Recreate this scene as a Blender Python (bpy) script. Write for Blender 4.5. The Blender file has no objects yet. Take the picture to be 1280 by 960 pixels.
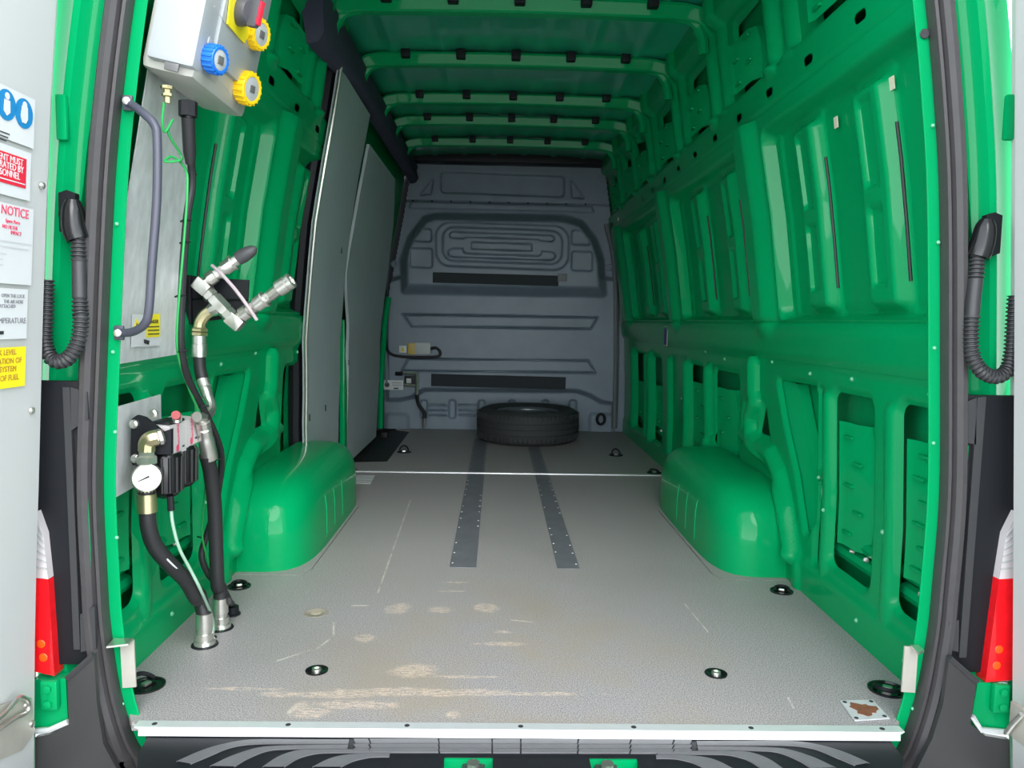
import bpy, bmesh, math, random
import numpy as np
from mathutils import Vector, Matrix
random.seed(3); np.random.seed(3)
sc = bpy.context.scene
COL = sc.collection

# ------------------------------------------------------------------ camera
F = 967.0
VPX, VPY, ROLL = 622.0, 400.0, math.radians(.9)
CAM = np.array([-.065, -1.6, .85])
_d = np.array([(VPX-640)/F, -(VPY-480)/F, -1.]); _d /= np.linalg.norm(_d)
_u = np.array([math.sin(ROLL), math.cos(ROLL), 0.]); _u -= _d*(_u@_d); _u /= np.linalg.norm(_u)
RC = np.array([np.cross(_d, _u), _d, _u])          # camera -> world
cd = bpy.data.cameras.new('camera'); cam = bpy.data.objects.new('camera', cd); COL.objects.link(cam)
cd.sensor_width = 36; cd.lens = 36*F/1280; cd.clip_start = .02; cd.clip_end = 200
mw = Matrix.Identity(4)
for i in range(3):
    for j in range(3): mw[i][j] = RC[i, j]
    mw[i][3] = CAM[i]
cam.matrix_world = mw
sc.camera = cam

# ------------------------------------------------------------------ world, light, exposure
w = bpy.data.worlds.new('overcast'); sc.world = w; w.use_nodes = True
nt = w.node_tree; nt.nodes.clear()
tc = nt.nodes.new('ShaderNodeTexCoord'); sep = nt.nodes.new('ShaderNodeSeparateXYZ')
ramp = nt.nodes.new('ShaderNodeValToRGB'); bg = nt.nodes.new('ShaderNodeBackground'); wo = nt.nodes.new('ShaderNodeOutputWorld')
nt.links.new(tc.outputs['Generated'], sep.inputs[0]); nt.links.new(sep.outputs['Z'], ramp.inputs[0])
nt.links.new(ramp.outputs[0], bg.inputs[0]); nt.links.new(bg.outputs[0], wo.inputs[0])
ramp.color_ramp.elements[0].position = 0; ramp.color_ramp.elements[0].color = (.93, .98, 1, 1)
ramp.color_ramp.elements[1].position = 1; ramp.color_ramp.elements[1].color = (.26, .29, .33, 1)
el = ramp.color_ramp.elements.new(.38); el.color = (.46, .50, .54, 1)
bg.inputs[1].default_value = 2.5
sd = bpy.data.lights.new('sun', 'SUN'); sun = bpy.data.objects.new('sun', sd); COL.objects.link(sun)
sd.energy = 1.0; sd.angle = math.radians(40); sd.color = (1, .98, .95)
sun.rotation_euler = (math.radians(52), 0, math.radians(12))
vs = sc.view_settings
vs.view_transform = 'Standard'; vs.look = 'None'; vs.gamma = 1; vs.use_curve_mapping = False
vs.exposure = 1.5

# ------------------------------------------------------------------ helpers
def ray(px, py): return RC@np.array([(px-640)/F, -(py-480)/F, -1.])
def P(px, py, X=None, Y=None, Z=None):
    r = ray(px, py)
    t = (X-CAM[0])/r[0] if X is not None else (Y-CAM[1])/r[1] if Y is not None else (Z-CAM[2])/r[2]
    return CAM+r*t
def PP(px, py, pt, n):
    r = ray(px, py); n = np.array(n)
    return CAM+r*((np.array(pt)-CAM)@n/(r@n))
ZS = [-.2, 0, .35, .75, .9, 1.2, 1.5, 1.62, 2.0, 2.1]; XS = [.925, .925, .925, .905, .885, .845, .79, .768, .71, .70]
def xw(z): return np.interp(z, ZS, XS)
def W(px, py, s=1, off=0):
    x = .85
    for i in range(25):
        p = P(px, py, X=s*x); x = float(xw(p[2]))-off
    return p

def lin(c): return tuple(((v/255)/12.92 if v/255 <= .04045 else ((v/255+.055)/1.055)**2.4) for v in c)
MATS = {}
def mat(name, col, rough=.5, metal=0, coat=0, noise=None, bump=None, spec=.5, trans=0, emit=0):
    if name in MATS: return MATS[name]
    m = bpy.data.materials.new(name); m.use_nodes = True; t = m.node_tree; b = t.nodes['Principled BSDF']
    b.inputs['Base Color'].default_value = (*col, 1); b.inputs['Roughness'].default_value = rough
    b.inputs['Metallic'].default_value = metal; b.inputs['Coat Weight'].default_value = coat
    b.inputs['Coat Roughness'].default_value = .03; b.inputs['Specular IOR Level'].default_value = spec
    b.inputs['Transmission Weight'].default_value = trans
    if emit: b.inputs['Emission Color'].default_value = (*col, 1); b.inputs['Emission Strength'].default_value = emit
    co = t.nodes.new('ShaderNodeTexCoord')
    n = t.nodes.new('ShaderNodeTexNoise'); t.links.new(co.outputs['Object'], n.inputs['Vector'])
    sca, amt = noise or (9, .06)
    n.inputs['Scale'].default_value = sca; n.inputs['Detail'].default_value = 6
    mx = t.nodes.new('ShaderNodeMix'); mx.data_type = 'RGBA'
    mx.inputs[6].default_value = (*[c*(1-amt) for c in col], 1); mx.inputs[7].default_value = (*[min(1, c*(1+amt)) for c in col], 1)
    t.links.new(n.outputs[0], mx.inputs[0]); t.links.new(mx.outputs[2], b.inputs['Base Color'])
    if bump:
        n2 = t.nodes.new('ShaderNodeTexNoise'); n2.inputs['Scale'].default_value = bump[0]; n2.inputs['Detail'].default_value = 4
        t.links.new(co.outputs['Object'], n2.inputs['Vector'])
        bp = t.nodes.new('ShaderNodeBump'); bp.inputs['Strength'].default_value = bump[1]; bp.inputs['Distance'].default_value = .004
        t.links.new(n2.outputs[0], bp.inputs['Height']); t.links.new(bp.outputs[0], b.inputs['Normal'])
    MATS[name] = m; return m
GREEN = mat('green_paint', (.001, .315, .103), .3, coat=.33, noise=(5, .03), spec=.03)
NAVY = mat('bulkhead_plastic', (.185, .235, .29), .42, noise=(7, .18), bump=(260, .08))
NAVYD = mat('dark_cover', (.05, .048, .085), .75, noise=(6, .3), bump=(18, .5))
BLACK = mat('black_plastic', (.010, .011, .014), .5, spec=.25)
BLACKG = mat('black_gloss', (.008, .008, .009), .2)
RUBBER = mat('rubber', (.018, .018, .02), .5, noise=(30, .2))
SEALM = mat('seal_rubber', (.045, .042, .044), .42, noise=(40, .2))
TYRE = mat('tyre_rubber', (.035, .037, .04), .7, noise=(50, .35), bump=(90, .3))
DGREY = mat('grey_plastic', (.05, .05, .055), .42, noise=(30, .12), bump=(300, .1))
HOSEG = mat('conduit_plastic', (.035, .035, .038), .42)
STEEL = mat('plated_steel', (.68, .67, .62), .28, metal=.9, noise=(60, .12))
BRASS = mat('yellow_passivated_steel', (.62, .55, .32), .3, metal=.9, noise=(60, .12))
ALU = mat('bright_aluminium', (.86, .87, .88), .42, metal=.55, noise=(30, .05))
WHITE = mat('white_door_paint', (.54, .55, .54), .35, noise=(3, .04))
BOXW = mat('cream_plastic', (.43, .43, .39), .4, noise=(4, .03))
BOXL = mat('pale_grey_plastic', (.36, .385, .395), .38, noise=(4, .02))
STICK = mat('sticker_white', (.68, .69, .70), .45)
REDP = mat('red_print', (.72, .02, .05), .5)
PINKP = mat('faded_red_print', (.72, .08, .16), .5)
BLUEP = mat('blue_print', (.012, .22, .50), .5)
YELP = mat('yellow_print', (.93, .78, .02), .5)
BLKP = mat('black_print', (.03, .03, .035), .6)
GREYP = mat('grey_print', (.25, .25, .27), .6)
ORGP = mat('brown_print', (.45, .25, .03), .6)
BLUES = mat('socket_blue', (.015, .16, .62), .35)
YELS = mat('socket_yellow', (.95, .62, .012), .35)
GREYL = mat('window_grey', (.42, .44, .44), .4)
GREYW = mat('dark_window', (.12, .12, .12), .3)
ROTG = mat('switch_grey', (.08, .08, .09), .4)
PANELG = mat('grey_lining_board', (.42, .475, .49), .42, noise=(4, .12))
EARTH = mat('green_wire', (.02, .34, .08), .4)
TUBEW = mat('pale_tube', (.32, .50, .38), .3)
REDL = mat('red_lens', (.80, .008, .014), .12, coat=.6, noise=(40, .25))
AMBL = mat('amber_lens', (.85, .10, .01), .15)
CLRL = mat('clear_lens', (.62, .58, .58), .15, coat=.6)
BRACK = mat('galvanised_angle', (.50, .48, .42), .45, metal=.35, noise=(18, .18))
RUST = mat('rust', (.20, .075, .035), .85, noise=(60, .5), bump=(120, .5))
HANDLE = mat('grey_blue_handle', (.06, .063, .088), .35)
UNDER = mat('underfloor', (.012, .012, .013), .9)
STRIPM = mat('floor_inlay', (.145, .148, .168), .5, noise=(14, .25), bump=(300, .1))
TREAD = mat('worn_tread', (.13, .13, .138), .5, noise=(30, .15), bump=(300, .1))
TAPE = mat('dark_mat_strip', (.018, .024, .03), .75, noise=(40, .2))
def galv():
    m = mat('galvanised_sheet', (.72, .74, .74), .45, metal=.3, noise=(38, .32)); t = m.node_tree
    n = [x for x in t.nodes if x.type == 'TEX_NOISE'][0]; mp = t.nodes.new('ShaderNodeMapping'); co = [x for x in t.nodes if x.type == 'TEX_COORD'][0]
    mp.inputs['Scale'].default_value = (1, 1, .5); t.links.new(co.outputs['Object'], mp.inputs[0]); t.links.new(mp.outputs[0], n.inputs[0])
    return m
GALV = galv()
def floor_mat():
    m = bpy.data.materials.new('floor_board'); m.use_nodes = True; t = m.node_tree; b = t.nodes['Principled BSDF']; L = t.links.new
    geo = t.nodes.new('ShaderNodeNewGeometry')
    def noise(s, d=4, rough=.6, vec=None):
        n = t.nodes.new('ShaderNodeTexNoise'); n.inputs['Scale'].default_value = s; n.inputs['Detail'].default_value = d; n.inputs['Roughness'].default_value = rough
        L(vec or geo.outputs['Position'], n.inputs['Vector']); return n.outputs[0]
    def math_(op, a, bb):
        n = t.nodes.new('ShaderNodeMath'); n.operation = op
        for i, v in enumerate((a, bb)):
            if isinstance(v, (int, float)): n.inputs[i].default_value = v
            else: L(v, n.inputs[i])
        return n.outputs[0]
    def rng(v, a, bb, c=0., dd=1.):
        n = t.nodes.new('ShaderNodeMapRange'); n.interpolation_type = 'SMOOTHSTEP'; L(v, n.inputs[0])
        for i, k in enumerate((a, bb, c, dd)): n.inputs[i+1].default_value = k
        return n.outputs[0]
    def rng2(v):
        n = t.nodes.new('ShaderNodeClamp'); L(v, n.inputs[0]); return n.outputs[0]
    def mix(f, a, bb):
        n = t.nodes.new('ShaderNodeMix'); n.data_type = 'RGBA'; L(f, n.inputs[0])
        for i, v in ((6, a), (7, bb)):
            if isinstance(v, tuple): n.inputs[i].default_value = (*v, 1)
            else: L(v, n.inputs[i])
        return n.outputs[2]
    sp = rng(noise(340, 3, .7), .38, .62)
    c = mix(sp, (.175, .163, .166), (.49, .457, .452))
    # dusty brown film towards the middle of the rear edge
    se = t.nodes.new('ShaderNodeSeparateXYZ'); L(geo.outputs['Position'], se.inputs[0])
    X, Y = se.outputs[0], se.outputs[1]
    dust = math_('MULTIPLY', rng(noise(2.3, 5), .38, .68), math_('MULTIPLY', rng(Y, 1.5, .1), rng(math_('ABSOLUTE', math_('ADD', X, .03), 0), .75, .1)))
    c = mix(math_('MULTIPLY', dust, .75), c, (.36, .29, .20))
    c = mix(math_('MULTIPLY', rng(noise(1.2, 3), .45, .75), .25), c, (.19, .19, .20))
    # fixed scuffs where goods were dragged: (px, py, half width, half length, brown?)
    mp = t.nodes.new('ShaderNodeMapping'); L(geo.outputs['Position'], mp.inputs[0]); mp.inputs['Scale'].default_value = (40, 160, 1)
    streak = noise(1.0, 5, .7, mp.outputs[0])
    weave = noise(230, 2)
    edge = noise(14, 4)
    acc = None
    for (px, py, hx, hy) in [(500, 761, .045, .045), (550, 762, .04, .025), (608, 760, .04, .04), (458, 797, .03, .03), (625, 805, .07, .014),
                             (515, 838, .07, .04), (585, 846, .10, .008), (520, 865, .24, .022), (400, 868, .16, .018), (300, 861, .13, .008), (640, 867, .2, .010),
                             (570, 728, .05, .008), (565, 739, .05, .008), (385, 890, .05, .03), (445, 881, .12, .022), (275, 705, .0, .0), (630, 790, .03, .01), (575, 690, .006, .12), (375, 885, .02, .03), (565, 893, .02, .02)]:
        if hx == 0: continue
        q = P(px, py, Z=0)
        a = math_('DIVIDE', math_('SUBTRACT', X, float(q[0])), hx); bb = math_('DIVIDE', math_('SUBTRACT', Y, float(q[1])), hy)
        e = math_('ADD', math_('MULTIPLY', a, a), math_('MULTIPLY', bb, bb))
        v = rng(math_('ADD', e, math_('MULTIPLY', math_('SUBTRACT', edge, .5), 2.6)), 1.15, .35)
        acc = v if acc is None else math_('MAXIMUM', acc, v)
    sc_ = math_('MULTIPLY', acc, math_('MULTIPLY', rng(streak, .38, .6), rng(weave, .3, .6)))
    c = mix(math_('MULTIPLY', sc_, .8), c, (.78, .60, .47))
    for (p_, q_, wd) in [((513, 625), (472, 742), .0035), ((347, 826), (386, 813), .004), ((395, 812), (417, 795), .0035), ((417, 795), (417, 778), .003), ((441, 757), (459, 757), .006), ((362, 890), (373, 880), .006), ((856, 755), (885, 790), .0025), ((985, 872), (992, 885), .003), ((640, 775), (668, 778), .004)]:
        a, b2 = P(*p_, Z=0), P(*q_, Z=0); dx, dy = float(b2[0]-a[0]), float(b2[1]-a[1]); L2 = dx*dx+dy*dy
        tt = math_('DIVIDE', math_('ADD', math_('MULTIPLY', math_('SUBTRACT', X, float(a[0])), dx), math_('MULTIPLY', math_('SUBTRACT', Y, float(a[1])), dy)), L2)
        tt = rng2(tt); ex = math_('SUBTRACT', math_('SUBTRACT', X, float(a[0])), math_('MULTIPLY', tt, dx)); ey = math_('SUBTRACT', math_('SUBTRACT', Y, float(a[1])), math_('MULTIPLY', tt, dy))
        dd_ = math_('SQRT', math_('ADD', math_('MULTIPLY', ex, ex), math_('MULTIPLY', ey, ey)), 0)
        c = mix(math_('MULTIPLY', rng(dd_, wd*1.2, wd*.4), math_('MULTIPLY', rng(edge, .35, .6), .65)), c, (.72, .66, .58))
    # sparse pale specks
    sp2 = rng(noise(60, 2), .735, .77); c = mix(math_('MULTIPLY', sp2, .5), c, (.5, .48, .45))
    L(c, b.inputs['Base Color']); b.inputs['Roughness'].default_value = .52
    bp = t.nodes.new('ShaderNodeBump'); bp.inputs['Strength'].default_value = .12; bp.inputs['Distance'].default_value = .001
    L(noise(420, 3), bp.inputs['Height']); L(bp.outputs[0], b.inputs['Normal'])
    return m
FLOOR = floor_mat()

WL = {}
def setp(o, label=None, cat=None, group=None, kind=None):
    if label: o['label'] = label
    if cat: o['category'] = cat
    if group: o['group'] = group
    if kind: o['kind'] = kind
    return o
def empty(name, loc, label=None, cat=None, group=None, kind=None):
    o = bpy.data.objects.new(name, None); COL.objects.link(o); o.empty_display_size = .05
    o.location = [float(v) for v in loc]; WL[o] = np.array(loc, float); return setp(o, label, cat, group, kind)
def link(name, me, m, parent=None, base=None):
    o = bpy.data.objects.new(name, me); COL.objects.link(o)
    if m: me.materials.append(m)
    if parent is not None: o.parent = parent; WL[o] = WL[parent]
    else: o.location = [float(v) for v in base]; WL[o] = np.array(base, float)
    return o
def frame(ax):
    a = np.array(ax, float); a /= np.linalg.norm(a)
    h = np.array([0, 0, 1.]) if abs(a[2]) < .9 else np.array([1., 0, 0])
    u = np.cross(h, a); u /= np.linalg.norm(u); return u, np.cross(a, u), a
def smooth(pts, n=6):
    p = [np.array(q, float) for q in pts]; p = [2*p[0]-p[1]]+p+[2*p[-1]-p[-2]]; out = []
    for i in range(1, len(p)-2):
        for k in range(n):
            t = k/n; a, b, c, d = p[i-1:i+3]
            out.append(.5*((2*b)+(-a+c)*t+(2*a-5*b+4*c-d)*t*t+(-a+3*b-3*c+d)*t**3))
    return out+[p[-2]]
class MB:
    def __init__(s): s.v = []; s.f = []
    def add(s, v, f):
        n = len(s.v); s.v += [np.array(p, float) for p in v]; s.f += [[i+n for i in q] for q in f]; return s
    def box(s, c, size, bev=0, rot=None):
        bm = bmesh.new(); bmesh.ops.create_cube(bm, size=1)
        for v in bm.verts: v.co = Vector([v.co[i]*size[i] for i in range(3)])
        if bev: bmesh.ops.bevel(bm, geom=bm.edges[:], offset=min(bev, min(size)*.45), segments=2, profile=.6, affect='EDGES')
        bm.verts.index_update()
        R = np.eye(3) if rot is None else np.array(rot)
        s.add([np.array(c)+R@np.array(v.co) for v in bm.verts], [[v.index for v in f.verts] for f in bm.faces]); bm.free(); return s
    def tube(s, pts, r, n=12, caps=True):
        pts = [np.array(p, float) for p in pts]; N = len(pts)
        rr = r if hasattr(r, '__len__') else [r]*N
        T = [pts[min(i+1, N-1)]-pts[max(i-1, 0)] for i in range(N)]; T = [t/(np.linalg.norm(t)+1e-12) for t in T]
        u, v, _ = frame(T[0]); V = []; Fc = []
        for i in range(N):
            u = u-T[i]*(u@T[i]); u /= np.linalg.norm(u); v = np.cross(T[i], u)
            for k in range(n):
                a = 2*math.pi*k/n; V.append(pts[i]+rr[i]*(u*math.cos(a)+v*math.sin(a)))
        for i in range(N-1):
            for k in range(n):
                a, b = i*n+k, i*n+(k+1) % n; Fc.append([a, b, b+n, a+n])
        if caps: Fc.append(list(range(n))[::-1]); Fc.append([(N-1)*n+k for k in range(n)])
        return s.add(V, Fc)
    def lathe(s, o, ax, prof, n=20, flat=0):
        """prof: [(distance along axis, radius)]"""
        u, v, a = frame(ax); o = np.array(o, float); V = []; Fc = []
        for (h, r) in prof:
            for k in range(n):
                an = 2*math.pi*(k+.5)/n; V.append(o+a*h+r*(u*math.cos(an)+v*math.sin(an)))
        for i in range(len(prof)-1):
            for k in range(n):
                p, q = i*n+k, i*n+(k+1) % n; Fc.append([p, q, q+n, p+n])
        if prof[0][1] > 1e-6: Fc.append(list(range(n))[::-1])
        if prof[-1][1] > 1e-6: Fc.append([(len(prof)-1)*n+k for k in range(n)])
        return s.add(V, Fc)
    def cyl(s, a, b, r, n=14, r2=None):
        a = np.array(a, float); b = np.array(b, float); return s.lathe(a, b-a, [(0, r), (np.linalg.norm(b-a), r if r2 is None else r2)], n)
    def sphere(s, c, r, n=8): 
        return s.lathe(np.array(c)-np.array([0, 0, r]), (0, 0, 1), [(r-r*math.cos(math.pi*i/6), r*math.sin(math.pi*i/6)) for i in range(7)], n)
    def prism(s, poly, d):
        """poly: list of 3-D points (planar), d: extrusion vector"""
        n = len(poly); d = np.array(d, float); V = [np.array(p, float) for p in poly]+[np.array(p, float)+d for p in poly]
        return s.add(V, [list(range(n))[::-1], list(range(n, 2*n))]+[[i, (i+1) % n, n+(i+1) % n, n+i] for i in range(n)])
    def build(s, name, m, parent=None, base=None, ang=35, kind=None, label=None):
        if parent is None and base is None:
            a = np.array(s.v); base = np.array([a[:, 0].mean(), a[:, 1].mean(), a[:, 2].min()])
        off = WL[parent] if parent is not None else np.array(base, float)
        me = bpy.data.meshes.new(name); me.from_pydata([tuple(float(c) for c in (p-off)) for p in s.v], [], s.f); me.update()
        bm = bmesh.new(); bm.from_mesh(me); bmesh.ops.recalc_face_normals(bm, faces=bm.faces[:]); bm.to_mesh(me); bm.free()
        if ang is not None:
            me.shade_smooth(); me.set_sharp_from_angle(angle=math.radians(ang))
        o = link(name, me, m, parent, base)
        if kind: o['kind'] = kind
        if label: o['label'] = label
        return o
def text(s, size, org, xdir, up, m, parent, name='lettering', align='LEFT', ext=.0004, sx=1):
    cu = bpy.data.curves.new('t', 'FONT'); cu.body = s; cu.size = size; cu.align_x = align; cu.extrude = ext; cu.resolution_u = 3
    ob = bpy.data.objects.new('t', cu); COL.objects.link(ob); bpy.context.view_layer.update()
    me = bpy.data.meshes.new_from_object(ob.evaluated_get(bpy.context.evaluated_depsgraph_get())); bpy.data.objects.remove(ob)
    x = np.array(xdir, float); x /= np.linalg.norm(x); u = np.array(up, float); u -= x*(u@x); u /= np.linalg.norm(u); n = np.cross(x, u)
    off = np.array(org)-WL[parent]
    for v in me.vertices: v.co = Vector(off+x*v.co.x*sx+u*v.co.y+n*v.co.z)
    me.materials.clear(); o = link(name, me, m, parent); return o
def copy_tree(o, parent=None):
    c = o.copy(); COL.objects.link(c); c.parent = parent
    for ch in [k for k in bpy.data.objects if k.parent == o]: copy_tree(ch, c)
    return c

# ---- signed distance helpers (numpy)
def rrect(a, b, a0, a1, b0, b1, r):
    ca, cb, ha, hb = (a0+a1)/2, (b0+b1)/2, (a1-a0)/2, (b1-b0)/2
    qa, qb = np.abs(a-ca)-ha+r, np.abs(b-cb)-hb+r
    return np.hypot(np.maximum(qa, 0), np.maximum(qb, 0))+np.minimum(np.maximum(qa, qb), 0)-r
def seg(a, b, p, q):
    da, db = q[0]-p[0], q[1]-p[1]; t = np.clip(((a-p[0])*da+(b-p[1])*db)/(da*da+db*db+1e-12), 0, 1)
    return np.hypot(a-p[0]-t*da, b-p[1]-t*db)
def pline(a, b, pts): return np.minimum.reduce([seg(a, b, pts[i], pts[i+1]) for i in range(len(pts)-1)])
def polysd(a, b, pts, r=0):
    dmin = pline(a, b, list(pts)+[pts[0]]); ins = np.zeros(a.shape, bool)
    for i in range(len(pts)):
        p, q = pts[i], pts[(i+1) % len(pts)]
        if abs(q[1]-p[1]) < 1e-9: continue
        ins ^= ((p[1] > b) != (q[1] > b)) & (a < (q[0]-p[0])*(b-p[1])/(q[1]-p[1])+p[0])
    return np.where(ins, -dmin, dmin)-r
def S(sd_, w):
    t = np.clip((w-sd_)/(2*w), 0, 1); return t*t*(3-2*t)
def bump(dist, r):                     # rounded ridge of radius r
    t = np.clip(1-(dist/r)**2, 0, 1); return np.sqrt(t)*.6+t*.4
def field(A, B, hfun, holes, tow, keep=None):
    """grid A x B; hfun(a,b)->relief; holes(a,b)->signed distance of the openings; tow(a,b,h)->world points"""
    a, b = np.meshgrid(np.array(A), np.array(B), indexing='ij'); a = a.copy(); b = b.copy()
    if holes is not None:
        e = 1e-4
        for _ in range(2):
            sd_ = holes(a, b); ga = (holes(a+e, b)-holes(a-e, b))/(2*e); gb = (holes(a, b+e)-holes(a, b-e))/(2*e)
            ca = np.gradient(np.array(A))[:, None]; cb = np.gradient(np.array(B))[None, :]
            cell = np.abs(ga)*ca+np.abs(gb)*cb
            mk = np.abs(sd_) < .5*cell
            a = np.where(mk, a-sd_*ga, a); b = np.where(mk, b-sd_*gb, b)
    h = hfun(a, b); V = tow(a, b, h).reshape(-1, 3)
    na, nb = a.shape; I = np.arange(na*nb).reshape(na, nb)
    Q = np.stack([I[:-1, :-1], I[1:, :-1], I[1:, 1:], I[:-1, 1:]], -1).reshape(-1, 4)
    ok = np.ones(len(Q), bool)
    am = (a[:-1, :-1]+a[1:, :-1]+a[1:, 1:]+a[:-1, 1:])/4; bm_ = (b[:-1, :-1]+b[1:, :-1]+b[1:, 1:]+b[:-1, 1:])/4
    if holes is not None: ok &= (holes(am, bm_) > 0).reshape(-1)
    if keep is not None: ok &= keep(am, bm_).reshape(-1)
    return V, Q[ok]
def mesh_np(name, V, Q, m, parent=None, base=(0, 0, 0), flip=False, kind=None):
    off = WL[parent] if parent is not None else np.array(base, float)
    used = np.unique(Q); mp = np.zeros(len(V), int); mp[used] = np.arange(len(used)); V = V[used]-off; Q = mp[Q]
    if flip: Q = Q[:, ::-1]
    me = bpy.data.meshes.new(name); me.vertices.add(len(V)); me.vertices.foreach_set('co', V.astype(np.float32).ravel())
    me.loops.add(Q.size); me.loops.foreach_set('vertex_index', Q.astype(np.int32).ravel())
    me.polygons.add(len(Q)); me.polygons.foreach_set('loop_start', np.arange(0, Q.size, 4, dtype=np.int32))
    me.update(calc_edges=True); me.validate(); me.shade_smooth(); me.set_sharp_from_angle(angle=math.radians(50))
    o = link(name, me, m, parent, base)
    if kind: o['kind'] = kind
    return o

# ------------------------------------------------------------------ ground outside
MB().box((0, -2, -.72), (60, 60, .04)).build('ground', mat('concrete_yard', (.46, .45, .43), .85, noise=(2, .15)), base=(0, 0, -.7)); bpy.data.objects['ground']['kind'] = 'structure'

# ------------------------------------------------------------------ side walls
BOWS = [.82, 1.45, 2.07, 2.70, 3.16, 3.72]
BAYS = [(-.02, 1.0), (1.23, 2.37), (2.62, 3.85)]
RIBS = [(.255, .40), (.65, .79), (1.435, 1.57), (1.90, 2.05), (2.86, 3.0), (3.30, 3.42)]
PILL = [(1.06, 1.225), (2.45, 2.60), (3.93, 4.18)]
def h_upper(Y, z):
    h = np.zeros_like(Y)
    for a, b in BAYS: h -= .045*S(rrect(Y, z, a, b, .872, 1.475, .035), .010)
    for a, b in RIBS:
        h += .032*S(rrect(Y, z, a, b, .90, 1.435, .02), .014)
        for z0, z1 in ((.955, 1.145), (1.20, 1.405)):
            h -= .011*S(rrect(Y, z, a+.045, b-.03, z0, z1, .008), .0035)
    for a, b in ((.03, .24), (.415, .635), (.80, .955), (1.20, 1.425), (1.585, 1.885), (2.065, 2.32), (2.61, 2.85), (3.01, 3.29), (3.43, 3.79)): h -= .008*S(rrect(Y, z, a, b, .882, 1.462, .03), .004)
    for a, b in PILL: h += .035*S(rrect(Y, z, a, b, .83, 1.55, .07), .045)
    h -= .010*S(pline(Y, z, [(-.1, .857), (4.5, .857)])-.004, .004)
    h += .012*S(rrect(Y, z, -.2, 4.6, .74, .84, .02), .02)
    return h
OPEN = [(.055, .258, .15, .665), (.395, .632, .145, .66), (1.52, 1.87, .12, .645), (2.07, 2.31, .12, .645), (3.0, 3.24, .12, .64), (3.46, 3.85, .12, .64)]
TRI = [(1.065, .655), (.765, .66), (.765, .24), (.81, .19), (.90, .36), (1.0, .52)]
def holes_lower(Y, z):
    d = np.minimum.reduce([rrect(Y, z, a, b, c, e, .035) for a, b, c, e in OPEN]+
        [rrect(Y, z, .702, .735, .41, .655, .014), rrect(Y, z, .707, .742, .115, .37, .014),
         polysd(Y, z, [(p[0]*.96+.04*.87, p[1]*.96+.04*.46) for p in TRI], .012),
         polysd(Y, z, [(1.44, .53), (1.39, .45), (1.47, .45)], .008), polysd(Y, z, [(1.22, .55), (1.27, .45), (1.18, .45)], .008)])
    return d
TUBEP = [(1.30, .70), (1.30, .60), (1.285, .56), (1.34, .50), (1.34, .42), (1.26, .39), (1.12, .385), (1.03, .33), (.95, .23), (.885, .10)]
def h_lower(Y, z):
    h = -.006*S(z-.722, .006)
    sd_ = holes_lower(Y, z); h -= .014*np.exp(-(np.maximum(sd_, 0)/.010)**2)
    for y0, wd, am in ((.292, .030, .012), (.665, .028, .012), (1.945, .045, .03), (2.355, .04, .03), (2.745, .04, .028), (3.14-.2, .035, .0), (3.29, .05, .035), (3.42, .03, .03), (3.9, .05, .035)):
        h += am*bump(np.hypot(Y-y0, np.maximum(np.abs(z-.38)-.25, 0)), wd)
    h += .036*bump(pline(Y, z, TUBEP), .038)
    h += .012*S(np.abs(np.hypot((Y-1.5)/.66, z/.40)-1)*.5-.02, .012)
    h += .010*S(rrect(Y, z, -.1, 4.5, -.1, .105, .02), .02)
    return h
SLOTS = [.268+.305*i for i in range(14)]
UPOP = [(b+.10, b+.40) for b in BOWS]+[(.25, .55)]
def holes_roof(Y, z):
    return np.minimum.reduce([rrect(Y, z, y-.028, y+.028, 1.564, 1.588, .011) for y in SLOTS]+[rrect(Y, z, a, b, 1.665, 1.90, .02) for a, b in UPOP])
def h_roof(Y, z):
    h = -.030*S(1.645-z, .012)
    sd_ = np.minimum.reduce([rrect(Y, z, a, b, 1.665, 1.90, .02) for a, b in UPOP]); h -= .015*np.exp(-(np.maximum(sd_, 0)/.012)**2)
    for b in BOWS:
        h += .032*bump(np.abs(Y-b-.03), .045)*S(1.63-z, .03)
        h += .024*bump(np.abs(Y-b+.10), .05)*S(1.64-z, .02)
    h += .04*S(1.955-z, .02)
    h -= .006*S(pline(Y, z, [(-.1, 1.535), (4.6, 1.535)])-.004, .004)
    return h
def ygrid(y0, y1):
    g = np.concatenate([np.arange(-.0, 1.3, .0062), np.arange(1.3, 2.6, .0115), np.arange(2.6, 4.401, .015)]); return g[(g >= y0) & (g <= y1)]
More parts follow.
